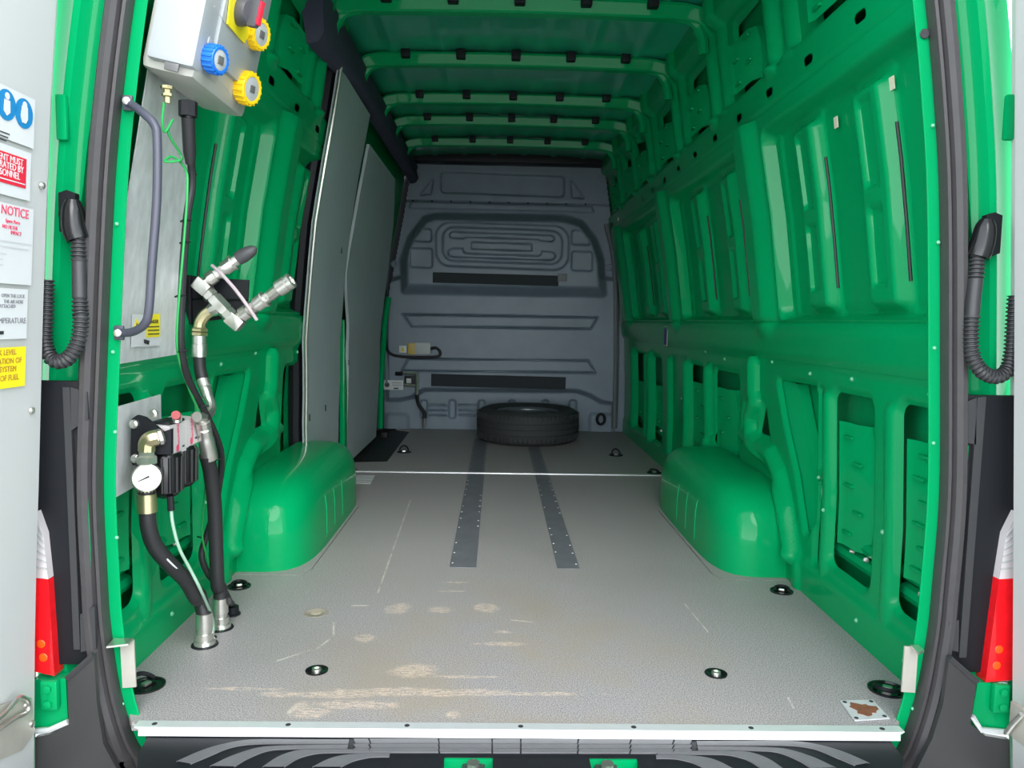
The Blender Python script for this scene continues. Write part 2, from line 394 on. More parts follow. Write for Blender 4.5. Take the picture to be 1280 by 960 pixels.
def side_wall(s, ymax):
    nm = 'wall_right' if s > 0 else 'wall_left'
    tow = lambda Y, z, h: np.stack([s*(xw(z)-h), Y, z], -1)
    A = np.array([0, .5, 1, 1.75, 2.5, 3.5, 4.4]); B = np.linspace(-.05, 2.08, 24)
    A = A[A <= 4.4]
    V, Q = field(A, B, lambda a, b: np.full_like(a, -.085)*np.clip((2.08-b)/.2, .15, 1), None, tow)
    root = mesh_np(nm, V, Q, GREEN, base=(s*.9, 2.2, 0), flip=s > 0, kind='structure')
    g = ygrid(0, ymax)
    V, Q = field(g, np.linspace(-.057, .732, 98), h_lower, holes_lower, tow); mesh_np('lower_frame', V, Q, GREEN, root, flip=s > 0)
    V, Q = field(g, np.arange(.732, 1.5301, .0084), h_upper, None, tow); mesh_np('upper_panel', V, Q, GREEN, root, flip=s > 0)
    z1 = np.arange(.732, 1.5301, .0084)[-1]
    V, Q = field(g, np.linspace(z1, 2.07, 66), h_roof, holes_roof, tow); mesh_np('roof_side_frame', V, Q, GREEN, root, flip=s > 0)
    def wp(Y, z, off): return np.array([s*(float(xw(z))-off), Y, z])
    # sealant beads beside the ribs
    for a, b in RIBS:
        if a > ymax: continue
        zt = 1.33
        m = MB(); m.tube([wp(a-.012, z, -.043) for z in (.96, 1.1, 1.25, zt)], .004, 6); m.build('sealant_bead', RUBBER, root)
    # pressed brackets inside the openings
    def bracket(y0, y1, z0, z1, nt_, off=-.03):
        """Plate with a folded edge towards the rear (small Y) and stamped ticks."""
        m = MB(); N = 8
        ed = [y0+.030*abs((i/N-.5)*2)**2.2 for i in range(N+1)]
        zz = [z0+(z1-z0)*i/N for i in range(N+1)]
        V = []
        for i in range(N+1):
            V += [wp(y1, zz[i], off+.01), wp(y1-.02, zz[i], off), wp(ed[i]+.035, zz[i], off-.002), wp(ed[i], zz[i], off-.022), wp(ed[i], zz[i], off-.045)]
        m.add(V, [[i*5+k, i*5+k+1, i*5+k+6, i*5+k+5] for i in range(N) for k in range(4)])
        for k in range(nt_):
            z = z0+(z1-z0)*(k+.6)/(nt_+.2)
            yy = y1-.045 if k % 2 == 0 else y0+.06
            m.box(wp(yy, z, off+.004), (.012, .05, .009), .004)
        m.build('pressed_bracket', GREEN, root)
    for y0, y1, z0, z1, n in [(.115, .243, .235, .58, 6), (.455, .615, .215, .575, 5), (1.68, 1.88, .17, .565, 5), (2.1, 2.31, .20, .555, 5), (3.02, 3.24, .2, .46, 4), (3.5, 3.86, .19, .44, 4)]:
        if y1 < ymax: bracket(y0, y1, z0, z1, n)
    for a, b in UPOP:
        if b < ymax: bracket(a+.07, b+.0, 1.665, 1.83, 4, -.012)
    # curved brace behind the triangular opening and rails at the foot of the openings
    m = MB(); pts = smooth([(1.07, .66), (1.0, .52), (.92, .38), (.85, .24), (.82, .15)], 4); V = []
    for (y, z) in pts: V += [wp(y+.03, z, -.02), wp(y-.02, z, -.03), wp(y-.07, z-.01, -.05), wp(y-.08, z-.01, -.08)]
    m.add(V, [[i*4+k, i*4+k+1, i*4+k+5, i*4+k+4] for i in range(len(pts)-1) for k in range(3)]); m.build('curved_brace', GREEN, root)
    for a, b, c, e in OPEN:
        if b > ymax: continue
        m = MB()
        for dz in (.035, .085): m.tube([wp(a-.04, c+dz, -.06), wp(b+.04, c+dz, -.06)], .022, 8)
        m.build('foot_rail', GREEN, root)
        for k, dz in ((.35, .06), (.7, .06)):
            MB().lathe(wp(a+(b-a)*k, c+dz, -.045), (-s, 0, 0), [(0, .009), (.006, .008), (.012, .004), (.013, 0)], 8).build('bolt_head', STEEL, root)
    for y, z in [(.12, .70), (.505, .705), (.31, .33), (.42, .055), (.17, .055), (.79, .70), (.73, .385), (1.7, .70), (2.0, .72), (1.12, .72), (.93, .76), (.66, .3), (1.1, .8), (2.5, .45), (2.8, .3), (1.97, .25)]:
        if y < ymax: MB().sphere(wp(y, z, float(h_lower(np.array([y]), np.array([z]))[0]) if z < .732 else .002), .0065, 8).build('rivet_head', mat('pale_rivet', (.16, .50, .30), .3), root)
    # wheel arch
    cy, L, Wd, H = 1.505, .575, .243, .302; m = MB(); n1, n2 = 15, 32; V = []
    sp = lambda v, e: math.copysign(abs(v)**e, v)
    for i in range(n1):
        ph = math.pi/2*i/(n1-1)
        for k in range(n2):
            th = math.pi*k/(n2-1); c1, s1 = sp(math.cos(ph), .40), sp(math.sin(ph), .50)
            V.append((s*(.935-Wd*c1*sp(math.sin(th), .42)), cy-L*c1*sp(math.cos(th), .40), H*s1))
    m.add(V, [[i*n2+k, i*n2+k+1, (i+1)*n2+k+1, (i+1)*n2+k] for i in range(n1-1) for k in range(n2-1)])
    arch = m.build('wheel_arch', GREEN, root, ang=60)
    for y in (1.26, 1.40, 1.55):
        MB().tube(smooth([(s*.6935, y, .03), (s*.6935, y, .1), (s*.6955, y, .15), (s*.702, y, .19)], 4), [.001]+[.003]*11+[.001], 8).build('pressed_ridge', GREEN, arch)
    return root
WR = side_wall(1, 4.4); WLf = side_wall(-1, 1.72)
for px, py in ((1115, 104), (1045, 153)):
    q = W(px, py, 1, -.04); MB().box(q, (.002, .022, .03), 0, np.array(Matrix.Rotation(-.15, 3, 'Y'))).build('paper_tab', mat('pale_tab', (.75, .72, .55), .6), WR)
q = W(832, 420, 1, .016); MB().box(q, (.003, .075, .10)).build('small_label', mat('blue_label', (.02, .04, .16), .5), WR)
MB().box(q-np.array([-.0005, 0, 0]), (.0035, .085, .11)).build('label_border', GREYL, WR)

# ------------------------------------------------------------------ roof
A = np.linspace(-.74, .74, 75); B = np.concatenate([np.arange(-.05, 4.42, .06)])
def h_ceil(x, y):
    h = 2.075-.03*(x/.74)**2
    for c in (-.55, -.33, -.11, .11, .33, .55): h -= .008*S(np.abs(x-c)-.018, .012)
    return h
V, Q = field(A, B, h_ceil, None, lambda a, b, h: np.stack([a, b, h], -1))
CE = mesh_np('ceiling', V, Q, mat('roof_green_hazed', (.014, .37, .21), .42, coat=1.0, noise=(6, .05)), base=(0, 2.2, 2.07), flip=True, kind='structure')  # same green paint as the walls, with pale bluish haze mixed into the colour
for b in BOWS:
    m = MB(); V = []; N = 24
    for i in range(N+1):
        x = -.74+1.48*i/N; dz = -.05*max(0, (abs(x)-.62)/.12)**2; z = 2.012-.012*(x/.74)**2+dz
        for (dy, dzz) in ((-.055, .045), (-.04, .04), (-.028, .002), (-.02, -.004), (.02, -.004), (.028, .002), (.04, .04), (.055, .045)): V.append((x, b+dy, z+dzz))
    m.add(V, [[i*8+k, i*8+k+1, i*8+k+9, i*8+k+8] for i in range(N) for k in range(7)])
    bo = m.build('roof_bow', GREEN, CE)
    for x in (-.50, -.25, 0, .25, .50):
        MB().box((x, b-.045, 2.047), (.042, .045, .04), .006).build('rubber_pad', BLACK, bo)
    for s in (-1, 1):
        m = MB(); m.tube(smooth([(s*.60, b-.0, 2.02), (s*.665, b, 2.0), (s*.70, b, 1.95), (s*.712, b, 1.88)], 4), .020, 8); m.build('bow_gusset', GREEN, bo)
MB().box((0, 4.32, 2.05), (1.45, .16, .08), .02).build('front_header', BLACK, CE)
# ------------------------------------------------------------------ bulkhead
BY = 4.36
def Bq(px, py): p = P(px, py, Y=BY-.04); return (p[0], p[2])
def Bl(*l): return [Bq(*q) for q in l]
lowcut = Bl((482, 352), (520, 340), (738, 345), (772, 350), (770, 505), (752, 503), (737, 494), (722, 489), (530, 487), (514, 497), (500, 500), (484, 500))
box_u = Bl((507, 362), (505, 325), (514, 298), (532, 275), (545, 271), (705, 274), (726, 281), (742, 301), (750, 325), (752, 366))
def rr(px0, py0, px1, py1, r, X, Z):
    a = Bq(px0, py0); b = Bq(px1, py1); c = Bq((px0+px1)/2, (py0+py1)/2); hw = (b[0]-a[0])/2; hh = (a[1]-b[1])/2
    t = math.tan(ROLL); Zr = Z+(X-c[0])*t
    c2 = (c[0], c[1]); return rrect(X, Zr, c2[0]-hw, c2[0]+hw, c2[1]-hh, c2[1]+hh, r)
def h_bulk(X, Z):
    sb = S(polysd(X, Z, box_u), .045); h = .065*np.maximum(S(polysd(X, Z, lowcut), .022), sb)
    h += .10*sb
    gr = lambda sd_, w=.005, d=.008: -d*S(np.abs(sd_)-w*.5, w)
    # nested rounded rectangles: alternating steps
    h -= .022*S(rr(547, 281, 709, 338, .11, X, Z), .009)
    h += .020*S(rr(555, 287, 701, 331, .085, X, Z), .009)
    u = np.minimum.reduce([rr(563, 293, 692, 303, .03, X, Z), rr(561, 313, 693, 326, .04, X, Z)])
    u = np.where(u < 0, u, u)
    inner = rr(580, 299, 676, 321, .03, X, Z)
    h -= .022*S(np.maximum(u, -inner), .007)
    h -= .022*S(rr(590, 305, 664, 315, .01, X, Z), .007)
    for q in ((519, 288, 541, 304), (515, 312, 542, 336), (713, 290, 735, 308), (713, 316, 738, 340)): h -= .02*S(rr(*q, .02, X, Z), .008)
    h += gr(polysd(X, Z, Bl((503, 393), (747, 397), (738, 411), (515, 408))), .007, .026)
    h += gr(polysd(X, Z, Bl((511, 448), (735, 451), (744, 466), (503, 463))), .007, .026)
    # upper flat part
    h -= .022*S(rr(551, 215, 706, 244, .03, X, Z), .008)
    for t in (Bl((540, 224), (537, 241), (526, 242)), Bl((715, 226), (717, 245), (730, 246))): h -= .02*S(polysd(X, Z, t, .006), .006)
    h += .016*S(polysd(X, Z, Bl((515, 253), (739, 259), (741, 263), (513, 258)), .01), .008)
    h += gr(pline(X, Z, Bl((498, 249), (762, 256))), .006, .02)
    # foot: slots and louvres
    for px in (529, 565, 602, 640, 682, 717): h -= .02*S(rr(px-4, 501, px+4, 524, .02, X, Z), .008); 
    for px in (547, 584): 
        for py in (507, 513, 519): h += .012*S(rr(px-11, py-1, px+11, py+1.2, .006, X, Z), .007)
    for px, sx in ((496, 1), (752, 1)): h += .02*S(rr(px-14, 518, px+14, 545, .03, X, Z), .02)
    return h
A = np.arange(-.93, .931, .0062); B = np.arange(-.0, 2.08, .0062)
V, Q = field(A, B, h_bulk, None, lambda a, b, h: np.stack([a, BY-h, b], -1), keep=lambda a, b: np.abs(a) < xw(b)+.02)
WF = mesh_np('wall_front', V, Q, NAVY, base=(0, BY, 0), flip=False, kind='structure')
def bq3(px, py, d=.14): p = P(px, py, Y=BY-d); return p
def strip(c0, c1, d):
    a, b = bq3(*c0, d), bq3(*c1, d); c = (a+b)/2
    MB().box(c, (abs(b[0]-a[0]), .006, abs(a[2]-b[2])), 0, np.array(Matrix.Rotation(ROLL*.6, 3, 'Y'))).build('mat_strip', TAPE, WF)
MB().box((0, 4.44, 1.0), (2.1, .04, 2.3)).build('light_leak_panel', BLACK, WF)  # unseen panel added behind the bulkhead to block light at its edges
strip((541, 341), (698, 357), .172); strip((539, 468), (707, 486), .07)
for px, py in ((493, 330), (762, 334), (763, 407), (488, 405)):
    MB().lathe(bq3(px, py, .05), (0, -1, 0), [(0, .028), (.01, .026), (.014, .018), (.008, .008), (.008, 0)], 14).build('fixing_cap', NAVY, WF)
MB().tube(smooth([bq3(487, 300, .06), bq3(481, 360, .06), bq3(480, 420, .06), bq3(484, 480, .06)], 5), .02, 8).build('edge_trim', NAVY, WF)
mm = MB().tube(smooth([bq3(758, 280, .06), bq3(768, 330, .06), bq3(770, 430, .06), bq3(768, 535, .06)], 5), .02, 8).build('edge_trim', mat('grey_sealer', (.13, .14, .15), .5), WF)
for px in range(516, 745, 24):
    MB().sphere(bq3(px, 251+(px-516)*.02, .025), .008, 6).build('rail_rivet', NAVYD, WF)
a = bq3(703, 347, .172); MB().box(a, (.07, .01, .06), .004).build('torn_tape', mat('worn_tape', (.16, .16, .18), .5), WF)

# ------------------------------------------------------------------ floor
FL = empty('floor', (0, 2.2, 0), kind='structure')
MB().box((0, 2.24, -.045), (2.02, 4.42, .05)).build('subfloor', UNDER, FL)
def slab(poly, name='floor_panel', m=FLOOR, z=0, t=.018): return MB().prism([(p[0], p[1], z-t) for p in poly], (0, 0, t)).build(name, m, FL)
YJ = 2.645; g = .004
gl = [(.612, 2.02), (.612, 2.02)]
pr = [P(815, 632, Z=0), P(892, 716, Z=0), P(902, 730, Z=0)]
xi, ye, yn = .682, .925, 1.86
right_notch = [(.94, ye-.02), (.70, ye-.02), (xi, ye+.04), (xi, yn), (.94, yn)]
rear = [(-.815, -.035), (.80, -.035), (.835, .02), (.936, .03), (.936, ye-.02-g), (.70, ye-.02-g), (xi-g, ye+.04), (xi-g, yn+g), (.936, yn+g), (.936, YJ-.012),
        (-.936, YJ-.012), (-.936, yn+g), (-xi+g, yn+g), (-xi+g, ye+.04), (-.70, ye-.02-g), (-.936, ye-.02-g), (-.936, .03), (-.85, .02)]
slab(rear); slab([(min(x, .936), y) for x, y in right_notch]); slab([(-min(x, .936), y) for x, y in right_notch][::-1])
w1, w2, w3 = P(484, 577, Z=0), P(513, 538, Z=0), P(448, 578, Z=0)
slab([(-.936, YJ+.012), (.936, YJ+.012), (.936, 4.35), (float(w2[0])-.12, 4.35), (float(w2[0]), float(w2[1])), (float(w1[0]), float(w1[1])), (-.936, float(w3[1]))])
MB().box((0, YJ, -.001), (1.84, .026, .012), .003).build('joint_strip', ALU, FL)
m = MB(); a, b, c, d = [P(*q, Z=-.03) for q in ((455, 577), (484, 577), (513, 537), (478, 537))]
def lane(x0, x1, y0, y1):
    MB().box(((x0+x1)/2, (y0+y1)/2, .0006), (x1-x0, y1-y0, .0014)).build('inlay_strip', STRIPM, FL)
    for x in (x0+.008, x1-.008):
        for k in range(14):
            y = y0+(y1-y0)*(k+.5)/14+random.uniform(-.02, .02)
            if random.random() < .75: MB().lathe((x, y, .001), (0, 0, 1), [(0, .005), (.0015, .004), (.002, 0)], 6).build('screw_head', mat('dull_screw', (.42, .42, .44), .4, metal=.6), FL)
la, lb = P(563, 712, Z=0), P(597, 690, Z=0); ra, rb = P(697, 712, Z=0), P(726, 715, Z=0)
for y0, y1 in ((1.0, YJ-.02), (YJ+.02, 3.9)):
    lane(float(la[0])-.005, float(lb[0]), y0, y1); lane(float(ra[0]), float(rb[0]), y0, y1)
# worn stair-nosing tread at the joint
a, b, c, d = P(425, 593, Z=0), P(469, 594, Z=0), P(463, 605, Z=0), P(420, 604, Z=0)
m = MB()
for k in range(7):
    t0, t1 = k/7, (k+.6)/7; p0, p1 = d+(a-d)*t0, c+(b-c)*t0; p2, p3 = c+(b-c)*t1, d+(a-d)*t1
    m.prism([p0, p1, p2, p3], (0, 0, .003))
m.build('ribbed_plate', GREYL, FL)

# sill strip
si = empty('sill_strip', (0, -.05, 0), 'bright aluminium threshold strip along the rear edge of the cargo floor', 'strip')
zt = .004
m = MB(); V = []
x0, x1 = float(P(172, 905, Z=0)[0])+.0, float(P(1122, 908, Z=0)[0])
pr_ = [(-.028, 0), (-.034, zt), (-.060, zt), (-.064, zt-.003), (-.066, -.012), (-.060, -.013)]
m.add([(x0-.0+(.012 if k > 2 else 0), y, z) for k, (y, z) in enumerate(pr_)]+[(x1-(.012 if k > 2 else 0), y, z) for k, (y, z) in enumerate(pr_)],
      [[k, k+1, k+7, k+6] for k in range(5)]+[list(range(6)), list(range(6, 12))])
m.build('edge_profile', ALU, si, ang=20)
for px in (189, 358, 508, 651, 793, 940, 1104):
    q = P(px, 911+(px-640)*.003, Z=zt); MB().lathe((q[0], -.047, zt-.0005), (0, 0, 1), [(0, .006), (.001, .0055), (.0006, .002), (.0006, 0)], 10).build('screw', BLKP, si)

MB().box((-.005, -.045, -.13), (1.54, .03, .235)).build('sill_riser', BLACK, FL)
# ------------------------------------------------------------------ door surround, seal, jambs
RP = [(-.07, .79), (-.03, .813), (.07, .838), (.2, .853), (.3, .857), (.5, .860), (.75, .846), (1.1, .822), (1.3, .799), (1.5, .768), (1.65, .738), (1.74, .70), (1.80, .63), (1.825, .5), (1.835, .25)]
right = [(x-.009, z) for z, x in RP]; left = [(-(x-.009), z) for z, x in RP]
loop = [(-.74, -.105), (-.4, -.115), (.4, -.115), (.72, -.105)]+right+[(0, 1.84)]+left[::-1]
def closed(p, n=5):
    N = len(p); out = []
    for i in range(N):
        a, b, c, d = [np.array(p[(i+k-1) % N], float) for k in range(4)]
        for k in range(n):
            t = k/n; out.append(.5*((2*b)+(-a+c)*t+(2*a-5*b+4*c-d)*t*t+(-a+3*b-3*c+d)*t**3))
    return np.array(out)
LP = closed(loop)
TG = np.roll(LP, -1, 0)-np.roll(LP, 1, 0); TG /= np.linalg.norm(TG, axis=1)[:, None]; NO = np.stack([TG[:, 1], -TG[:, 0]], -1)
def sweep(sec, name, m, parent=None, base=None, sel=None, ang=40, offs=None):
    n = len(sec); V = []
    for i in range(len(LP)):
        for (o, y) in sec:
            p = LP[i]+NO[i]*o; V.append((p[0], y, p[1]))
    Fc = []
    for i in range(len(LP)):
        j = (i+1) % len(LP)
        if sel is not None and not (sel(LP[i]) and sel(LP[j])): continue
        for k in range(n-1): Fc.append([i*n+k, i*n+k+1, j*n+k+1, j*n+k])
    return MB().add(V, Fc).build(name, m, parent, base, ang)
T1 = sweep([(.055, .006), (.012, -.004), (.002, -.006), (.0, -.003), (.004, .006), (.04, .012), (.10, .05)], 'trim_1', GREEN, base=(0, 0, 0)); T1['kind'] = 'structure'
T2 = sweep([(.026, .0), (.024, -.018), (.028, -.030), (.034, -.031), (.037, -.026), (.041, -.037), (.049, -.045), (.058, -.045), (.064, -.036), (.067, -.026), (.072, -.024), (.076, -.012), (.074, .01)], 'trim_2', SEALM, base=(0, -.03, 0), ang=25); T2['kind'] = 'structure'
T3 = sweep([(.06, .012), (.085, .022), (.105, .006), (.113, .002), (.122, -.014), (.135, -.016), (.15, -.004), (.17, .004), (.195, .004), (.205, .03), (.205, .3)], 'trim_3', GREEN, base=(0, .1, 0)); T3['kind'] = 'structure'
for s, y0 in ((1, 15), (1, 170), (-1, 40)): pass
for s, pts in ((1, [(1156, 42, .009, .016)]), ):
    for px, py, a, b in pts:
        q = P(px, py, Y=-.007); MB().lathe(q, (0, -1, 0), [(0, .010), (.001, .009), (.0006, 0)], 12).build('access_hole', BLKP, T1)
for px, py in ((1166, 157), (1173, 303), (1168, 435), (1167, 554), (146, 280), (141, 440), (144, 540), (1141, 886), (153, 880), (146, 672)):
    q = P(px, py, Y=-.006); MB().sphere(q, .004, 8).build('clip_head', mat('pale_rivet', (.16, .50, .30), .3), T1)
# hinge pockets in the jambs
for s, px in ((-1, 80), (1, 1260)):
    for py0 in (118,):
        a, b = P(px, py0, Y=-.02), P(px-4*s*-1, py0+58, Y=-.02)
        MB().box((a+b)/2, (.022, .014, abs(a[2]-b[2])), .006).build('hinge_pocket', GREEN, T3)
# black jamb panels with a vertical rib
def jamb(s):
    nm = 'left' if s < 0 else 'right'
    X = lambda px, y=-.028: float(P(px, 600, Y=y)[0])
    if s < 0: xa, xb, xr, xg = X(34), X(108), X(84), X(100)
    else: xa, xb, xr, xg = X(1276), X(1200), X(1236), X(1213)
    r = empty('jamb_cover', ((xa+xb)/2, -.03, .12), 'black plastic jamb cover with a vertical rib beside the %s tail lamp' % nm, 'cover')
    zt, zb = float(P(600, 484, Y=-.03)[2]), float(P(600, 835, Y=-.03)[2])
    MB().box(((xa+xb)/2, -.026, (zt+zb)/2), (abs(xa-xb), .012, zt-zb), .004).build('back_plate', BLACK, r)
    def pq(l, n, m, y=-.042, t=.01, lab=None): MB().prism([P(a, b, Y=y) for a, b in l], (0, t, 0)).build(n, m, r, label=lab)
    if s < 0:
        pq([(78, 484), (87, 484), (100, 812), (92, 812)], 'vertical_rib', HOSEG); pq([(88, 484), (109, 490), (110, 524), (89, 538)], 'upper_block', HOSEG)
        pq([(100, 768), (118, 758), (120, 812), (101, 815)], 'lower_block', HOSEG); pq([(98, 540), (106, 536), (116, 756), (110, 758)], 'green_edge', GREEN, -.036, .004, 'green painted edge')
    else:
        pq([(1222, 497), (1233, 496), (1208, 822), (1199, 822)], 'vertical_rib', HOSEG); pq([(1203, 505), (1221, 497), (1220, 556), (1204, 552)], 'upper_block', HOSEG)
        pq([(1186, 778), (1199, 775), (1198, 815), (1186, 812)], 'lower_block', HOSEG); pq([(1203, 556), (1211, 557), (1199, 740), (1195, 740)], 'green_edge', GREEN, -.036, .004, 'green painted edge')
jamb(-1); jamb(1)
# tail lamps
def lamp(s):
    nm = 'left' if s < 0 else 'right'
    L = lambda l: [P(px, py, Y=-.052) for px, py in l]
    if s < 0: red = [(40, 722), (60, 725), (68, 845), (36, 838)]; clr = [(44, 640), (54, 668), (60, 724), (42, 722)]; amb = [(51, 805), (54, 822)]
    else: red = [(1285, 722), (1249, 724), (1232, 853), (1290, 848)]; clr = [(1272, 640), (1258, 668), (1249, 724), (1285, 722)]; amb = [(1249, 812), (1246, 832)]
    r = empty('tail_lamp', L([red[2]])[0], 'red and clear tail lamp in the jamb below the %s door edge' % nm, 'lamp')
    MB().prism(L(red), (0, .035, 0)).build('red_lens', REDL, r); c = MB().prism(L(clr), (0, .03, 0)).build('clear_lens', CLRL, r, label='clear ribbed upper lens')
    m = MB()
    for k in range(6):
        t = (k+.8)/7; a, b = L([clr[0]])[0], L([clr[3]])[0]; p, q = L([clr[1]])[0], L([clr[2]])[0]
        m.tube([a+(b-a)*t+(0, -.001, 0), p+(q-p)*t+(0, -.001, .006)], .0016, 5)
    m.build('lens_ridges', GREYL, c)
    for p in L(amb): MB().lathe(p, (0, -1, 0), [(-.001, .010), (.001, .008), (.0014, .004), (.0015, 0)], 12).build('amber_spot', AMBL, r, label='amber bulb showing through')
lamp(-1); lamp(1)
# hinge brackets below the lamps
def hinge(s):
    nm = 'left' if s < 0 else 'right'
    l = [(40, 850), (82, 848), (85, 902), (62, 912), (40, 914)] if s < 0 else [(1290, 855), (1222, 853), (1215, 895), (1226, 912), (1290, 918)]
    pts = [P(*q, Y=-.05) for q in l]
    r = empty('hinge_bracket', pts[2], 'green painted steel hinge bracket with bolted plate, lower %s corner' % nm, 'bracket')
    MB().prism(pts, (0, .03, 0)).build('bracket_body', GREEN, r)
    q = P(63, 868, Y=-.058) if s < 0 else P(1250, 872, Y=-.058)
    MB().box(q, (.035, .016, .062), .006).build('bolt_plate', GREEN, r)
    for dz in (-.016, .016): MB().lathe(q+np.array([0, -.008, dz]), (0, -1, 0), [(0, .0085), (.006, .0085), (.007, .005), (.007, 0)], 6).build('bolt_head', GREEN, r)
    lip = [l[2], l[3], l[4]]; MB().tube([P(*q_, Y=-.06) for q_ in lip], .006, 6).build('bottom_lip', ALU, r)
hinge(-1); hinge(1)

# ------------------------------------------------------------------ rear doors
def door(s):
    nm = 'door_1' if s < 0 else 'door_2'
    if s < 0: ed = [(73, -60), (72, 0), (65, 120), (60, 240), (55, 400), (53, 480), (50, 600), (47, 700), (45, 800), (44, 960), (44, 1000)]
    else: ed = [(1268, -60), (1268, 0), (1267, 240), (1266, 480), (1265, 700), (1264, 860), (1264, 1000)]
    E = [P(*q, Y=-.075) for q in ed]; top = np.array(E[0]); top = top+(E[0]-E[2])/abs(E[0][2]-E[2][2])*(.30); E = [top]+E
    m = MB(); V = []; th = .045*s
    prof = [(.058, th), (.058, th*.75), (0, th*.75), (0, .006*s), (-.004, 0), (-.8, 0), (-.8, th)]
    for p in E:
        for (y, x) in prof: V.append((p[0]+x, -.075+y, p[2]))
    n = len(prof)
    Fc = [[i*n+k, i*n+(k+1) % n, (i+1)*n+(k+1) % n, (i+1)*n+k] for i in range(len(E)-1) for k in range(n)]
    Fc += [list(range(n)), [(len(E)-1)*n+k for k in range(n)]]
    m.add(V, Fc); o = m.build(nm, WHITE, base=(E[0][0], -.5, -.1), ang=30); o['kind'] = 'structure'; return o, E
D1, E1 = door(-1); D2, E2 = door(1)
da, db = P(65, 120, Y=-.075), P(51, 560, Y=-.075)
dU = da-db; dU[1] = 0; dU /= np.linalg.norm(dU); dN = np.array([dU[2], 0, -dU[0]])
dPt = da+dN*.0035
def onD(px, py, e=0): return PP(px, py, dPt+dN*e, dN)
def sticker(pr, y0, y1, wid, m=STICK, label=None):
    """right edge at pixel column pr, from y0 to y1; wid metres towards the camera"""
    a, b = onD(pr, y0), onD(pr, y1); c = a+np.array([0, -wid, 0]); d = b+np.array([0, -wid, 0]); a = np.array(a); 
    b = np.array([b[0], a[1], b[2]]); d = np.array([b[0], a[1]-wid, b[2]])
    o = MB().prism([c, d, b, a], dN*.0008-dN*.0012).build('warning_sticker', m, D1, label=label); return o, a, b
YD = np.array([0, 1., 0])
def tx(s, px, py, size, m, par, sx=1, align='RIGHT'): return text(s, size, onD(px, py, .0008), YD, dU, m, par, align=align, sx=sx)
s1, a, b = sticker(44, 125, 187, .36, label='white sticker with blue protective clothing pictograms')
for px, py, kind in ((8, 131, 0), (30, 142, 1), (-14, 121, 0)):
    c = onD(px, py, .0008); R_ = .026
    MB().lathe(c, dN, [(0, R_), (.0006, R_), (.0006, 0)], 28).build('blue_disc', BLUEP, s1)
    c2 = c+dN*.0012
    kk = .7
    pts = [(-.012, .018), (.012, .018), (.014, -.012), (.006, -.024), (-.01, -.024), (-.016, -.008)] if kind else [(-.011, .012), (.011, .012), (.013, -.016), (.0, -.026), (-.013, -.016)]
    MB().prism([c2+YD*x*kk+dU*z*kk for x, z in pts], dN*.0005).build('pictogram', STICK, s1)
    MB().lathe(c2+dU*.015, dN, [(0, .0062), (.0006, .0062), (.0006, 0)], 14).build('pictogram', STICK, s1)
for k in range(3): MB().prism([onD(12-k*2, 169+k*4, .0008)+v for v in (YD*-.06, YD*0, YD*0+dU*.002, YD*-.06+dU*.002)], dN*.0004).build('small_print', BLKP, s1)
s2, a, b = sticker(39, 192, 252, .40, label='white sticker with a red warning panel')
ra_, rb_ = onD(33, 199, .0008), onD(32, 236, .0008); rb_[1] = ra_[1]
MB().prism([ra_-YD*.36, rb_-YD*.36, rb_, ra_], dN*.0005).build('red_panel', REDP, s2)
for t, px, py in (('EQUIPMENT MUST', 29, 208), ('BE OPERATED BY', 29.5, 217), ('PERSONNEL', 25, 225)):
    text(t, .0165, onD(px, py, .0016), YD, dU, STICK, s2, align='RIGHT', sx=.9)
MB().prism([onD(31, 231.5, .0016)+v for v in (YD*-.2, YD*0, dU*.002, YD*-.2+dU*.002)], dN*.0004).build('small_print', STICK, s2)
s3, a, b = sticker(42, 262, 357, .40, label='tall white notice sticker with a red heading')
tx('NOTICE', 36, 274, .023, PINKP, s3, .95)
for t, px, py in (('Spare Parts', 25, 281), ('NO FILTER', 22, 288), ('IMPACT', 27, 295)): tx(t, px, py, .009, PINKP, s3)
for i, (px, py) in enumerate([(39, 307), (35, 313), (8, 318), (4, 325), (4, 332)]):
    MB().prism([onD(px, py, .0008)+v for v in (YD*-.16, YD*0, dU*.0022, YD*-.16+dU*.0022)], dN*.0004).build('small_print', mat('pale_print', (.6, .6, .62), .6), s3)
s4, a, b = sticker(35, 362, 423, .40, label='white instruction sticker in black capitals')
for t, px, py, sz in (('OPEN THE LOCK', 31, 372.5, .0088), ('THE AIR HOSE', 29, 379.5, .0088), ('ATTACHED', 19.5, 385, .0088), ('TEMPERATURE', 32.5, 404, .0145)): tx(t, px, py, sz, GREYP, s4)
MB().prism([onD(4.5, 418, .0008)+v for v in (YD*-.02, YD*0, dU*.006, YD*-.02+dU*.006)], dN*.0004).build('logo_mark', BLKP, s4)
s5, a, b = sticker(32.5, 433, 482, .40, YELP, label='yellow sticker about fuel level')
for t, px, py in (('CHECK LEVEL', 20.5, 443, ), ('OPERATION OF', 27, 453), ('SYSTEM', 20.5, 463.5), ('OF FUEL', 23.5, 474)): tx(t, px, py, .0145, ORGP, s5)
for px, py in ((52, 232), (39, 513)): MB().lathe(onD(px, py, -.002), dN, [(0, .007), (.004, .006), (.006, .003), (.006, 0)], 10).build('rivet', STEEL, D1)
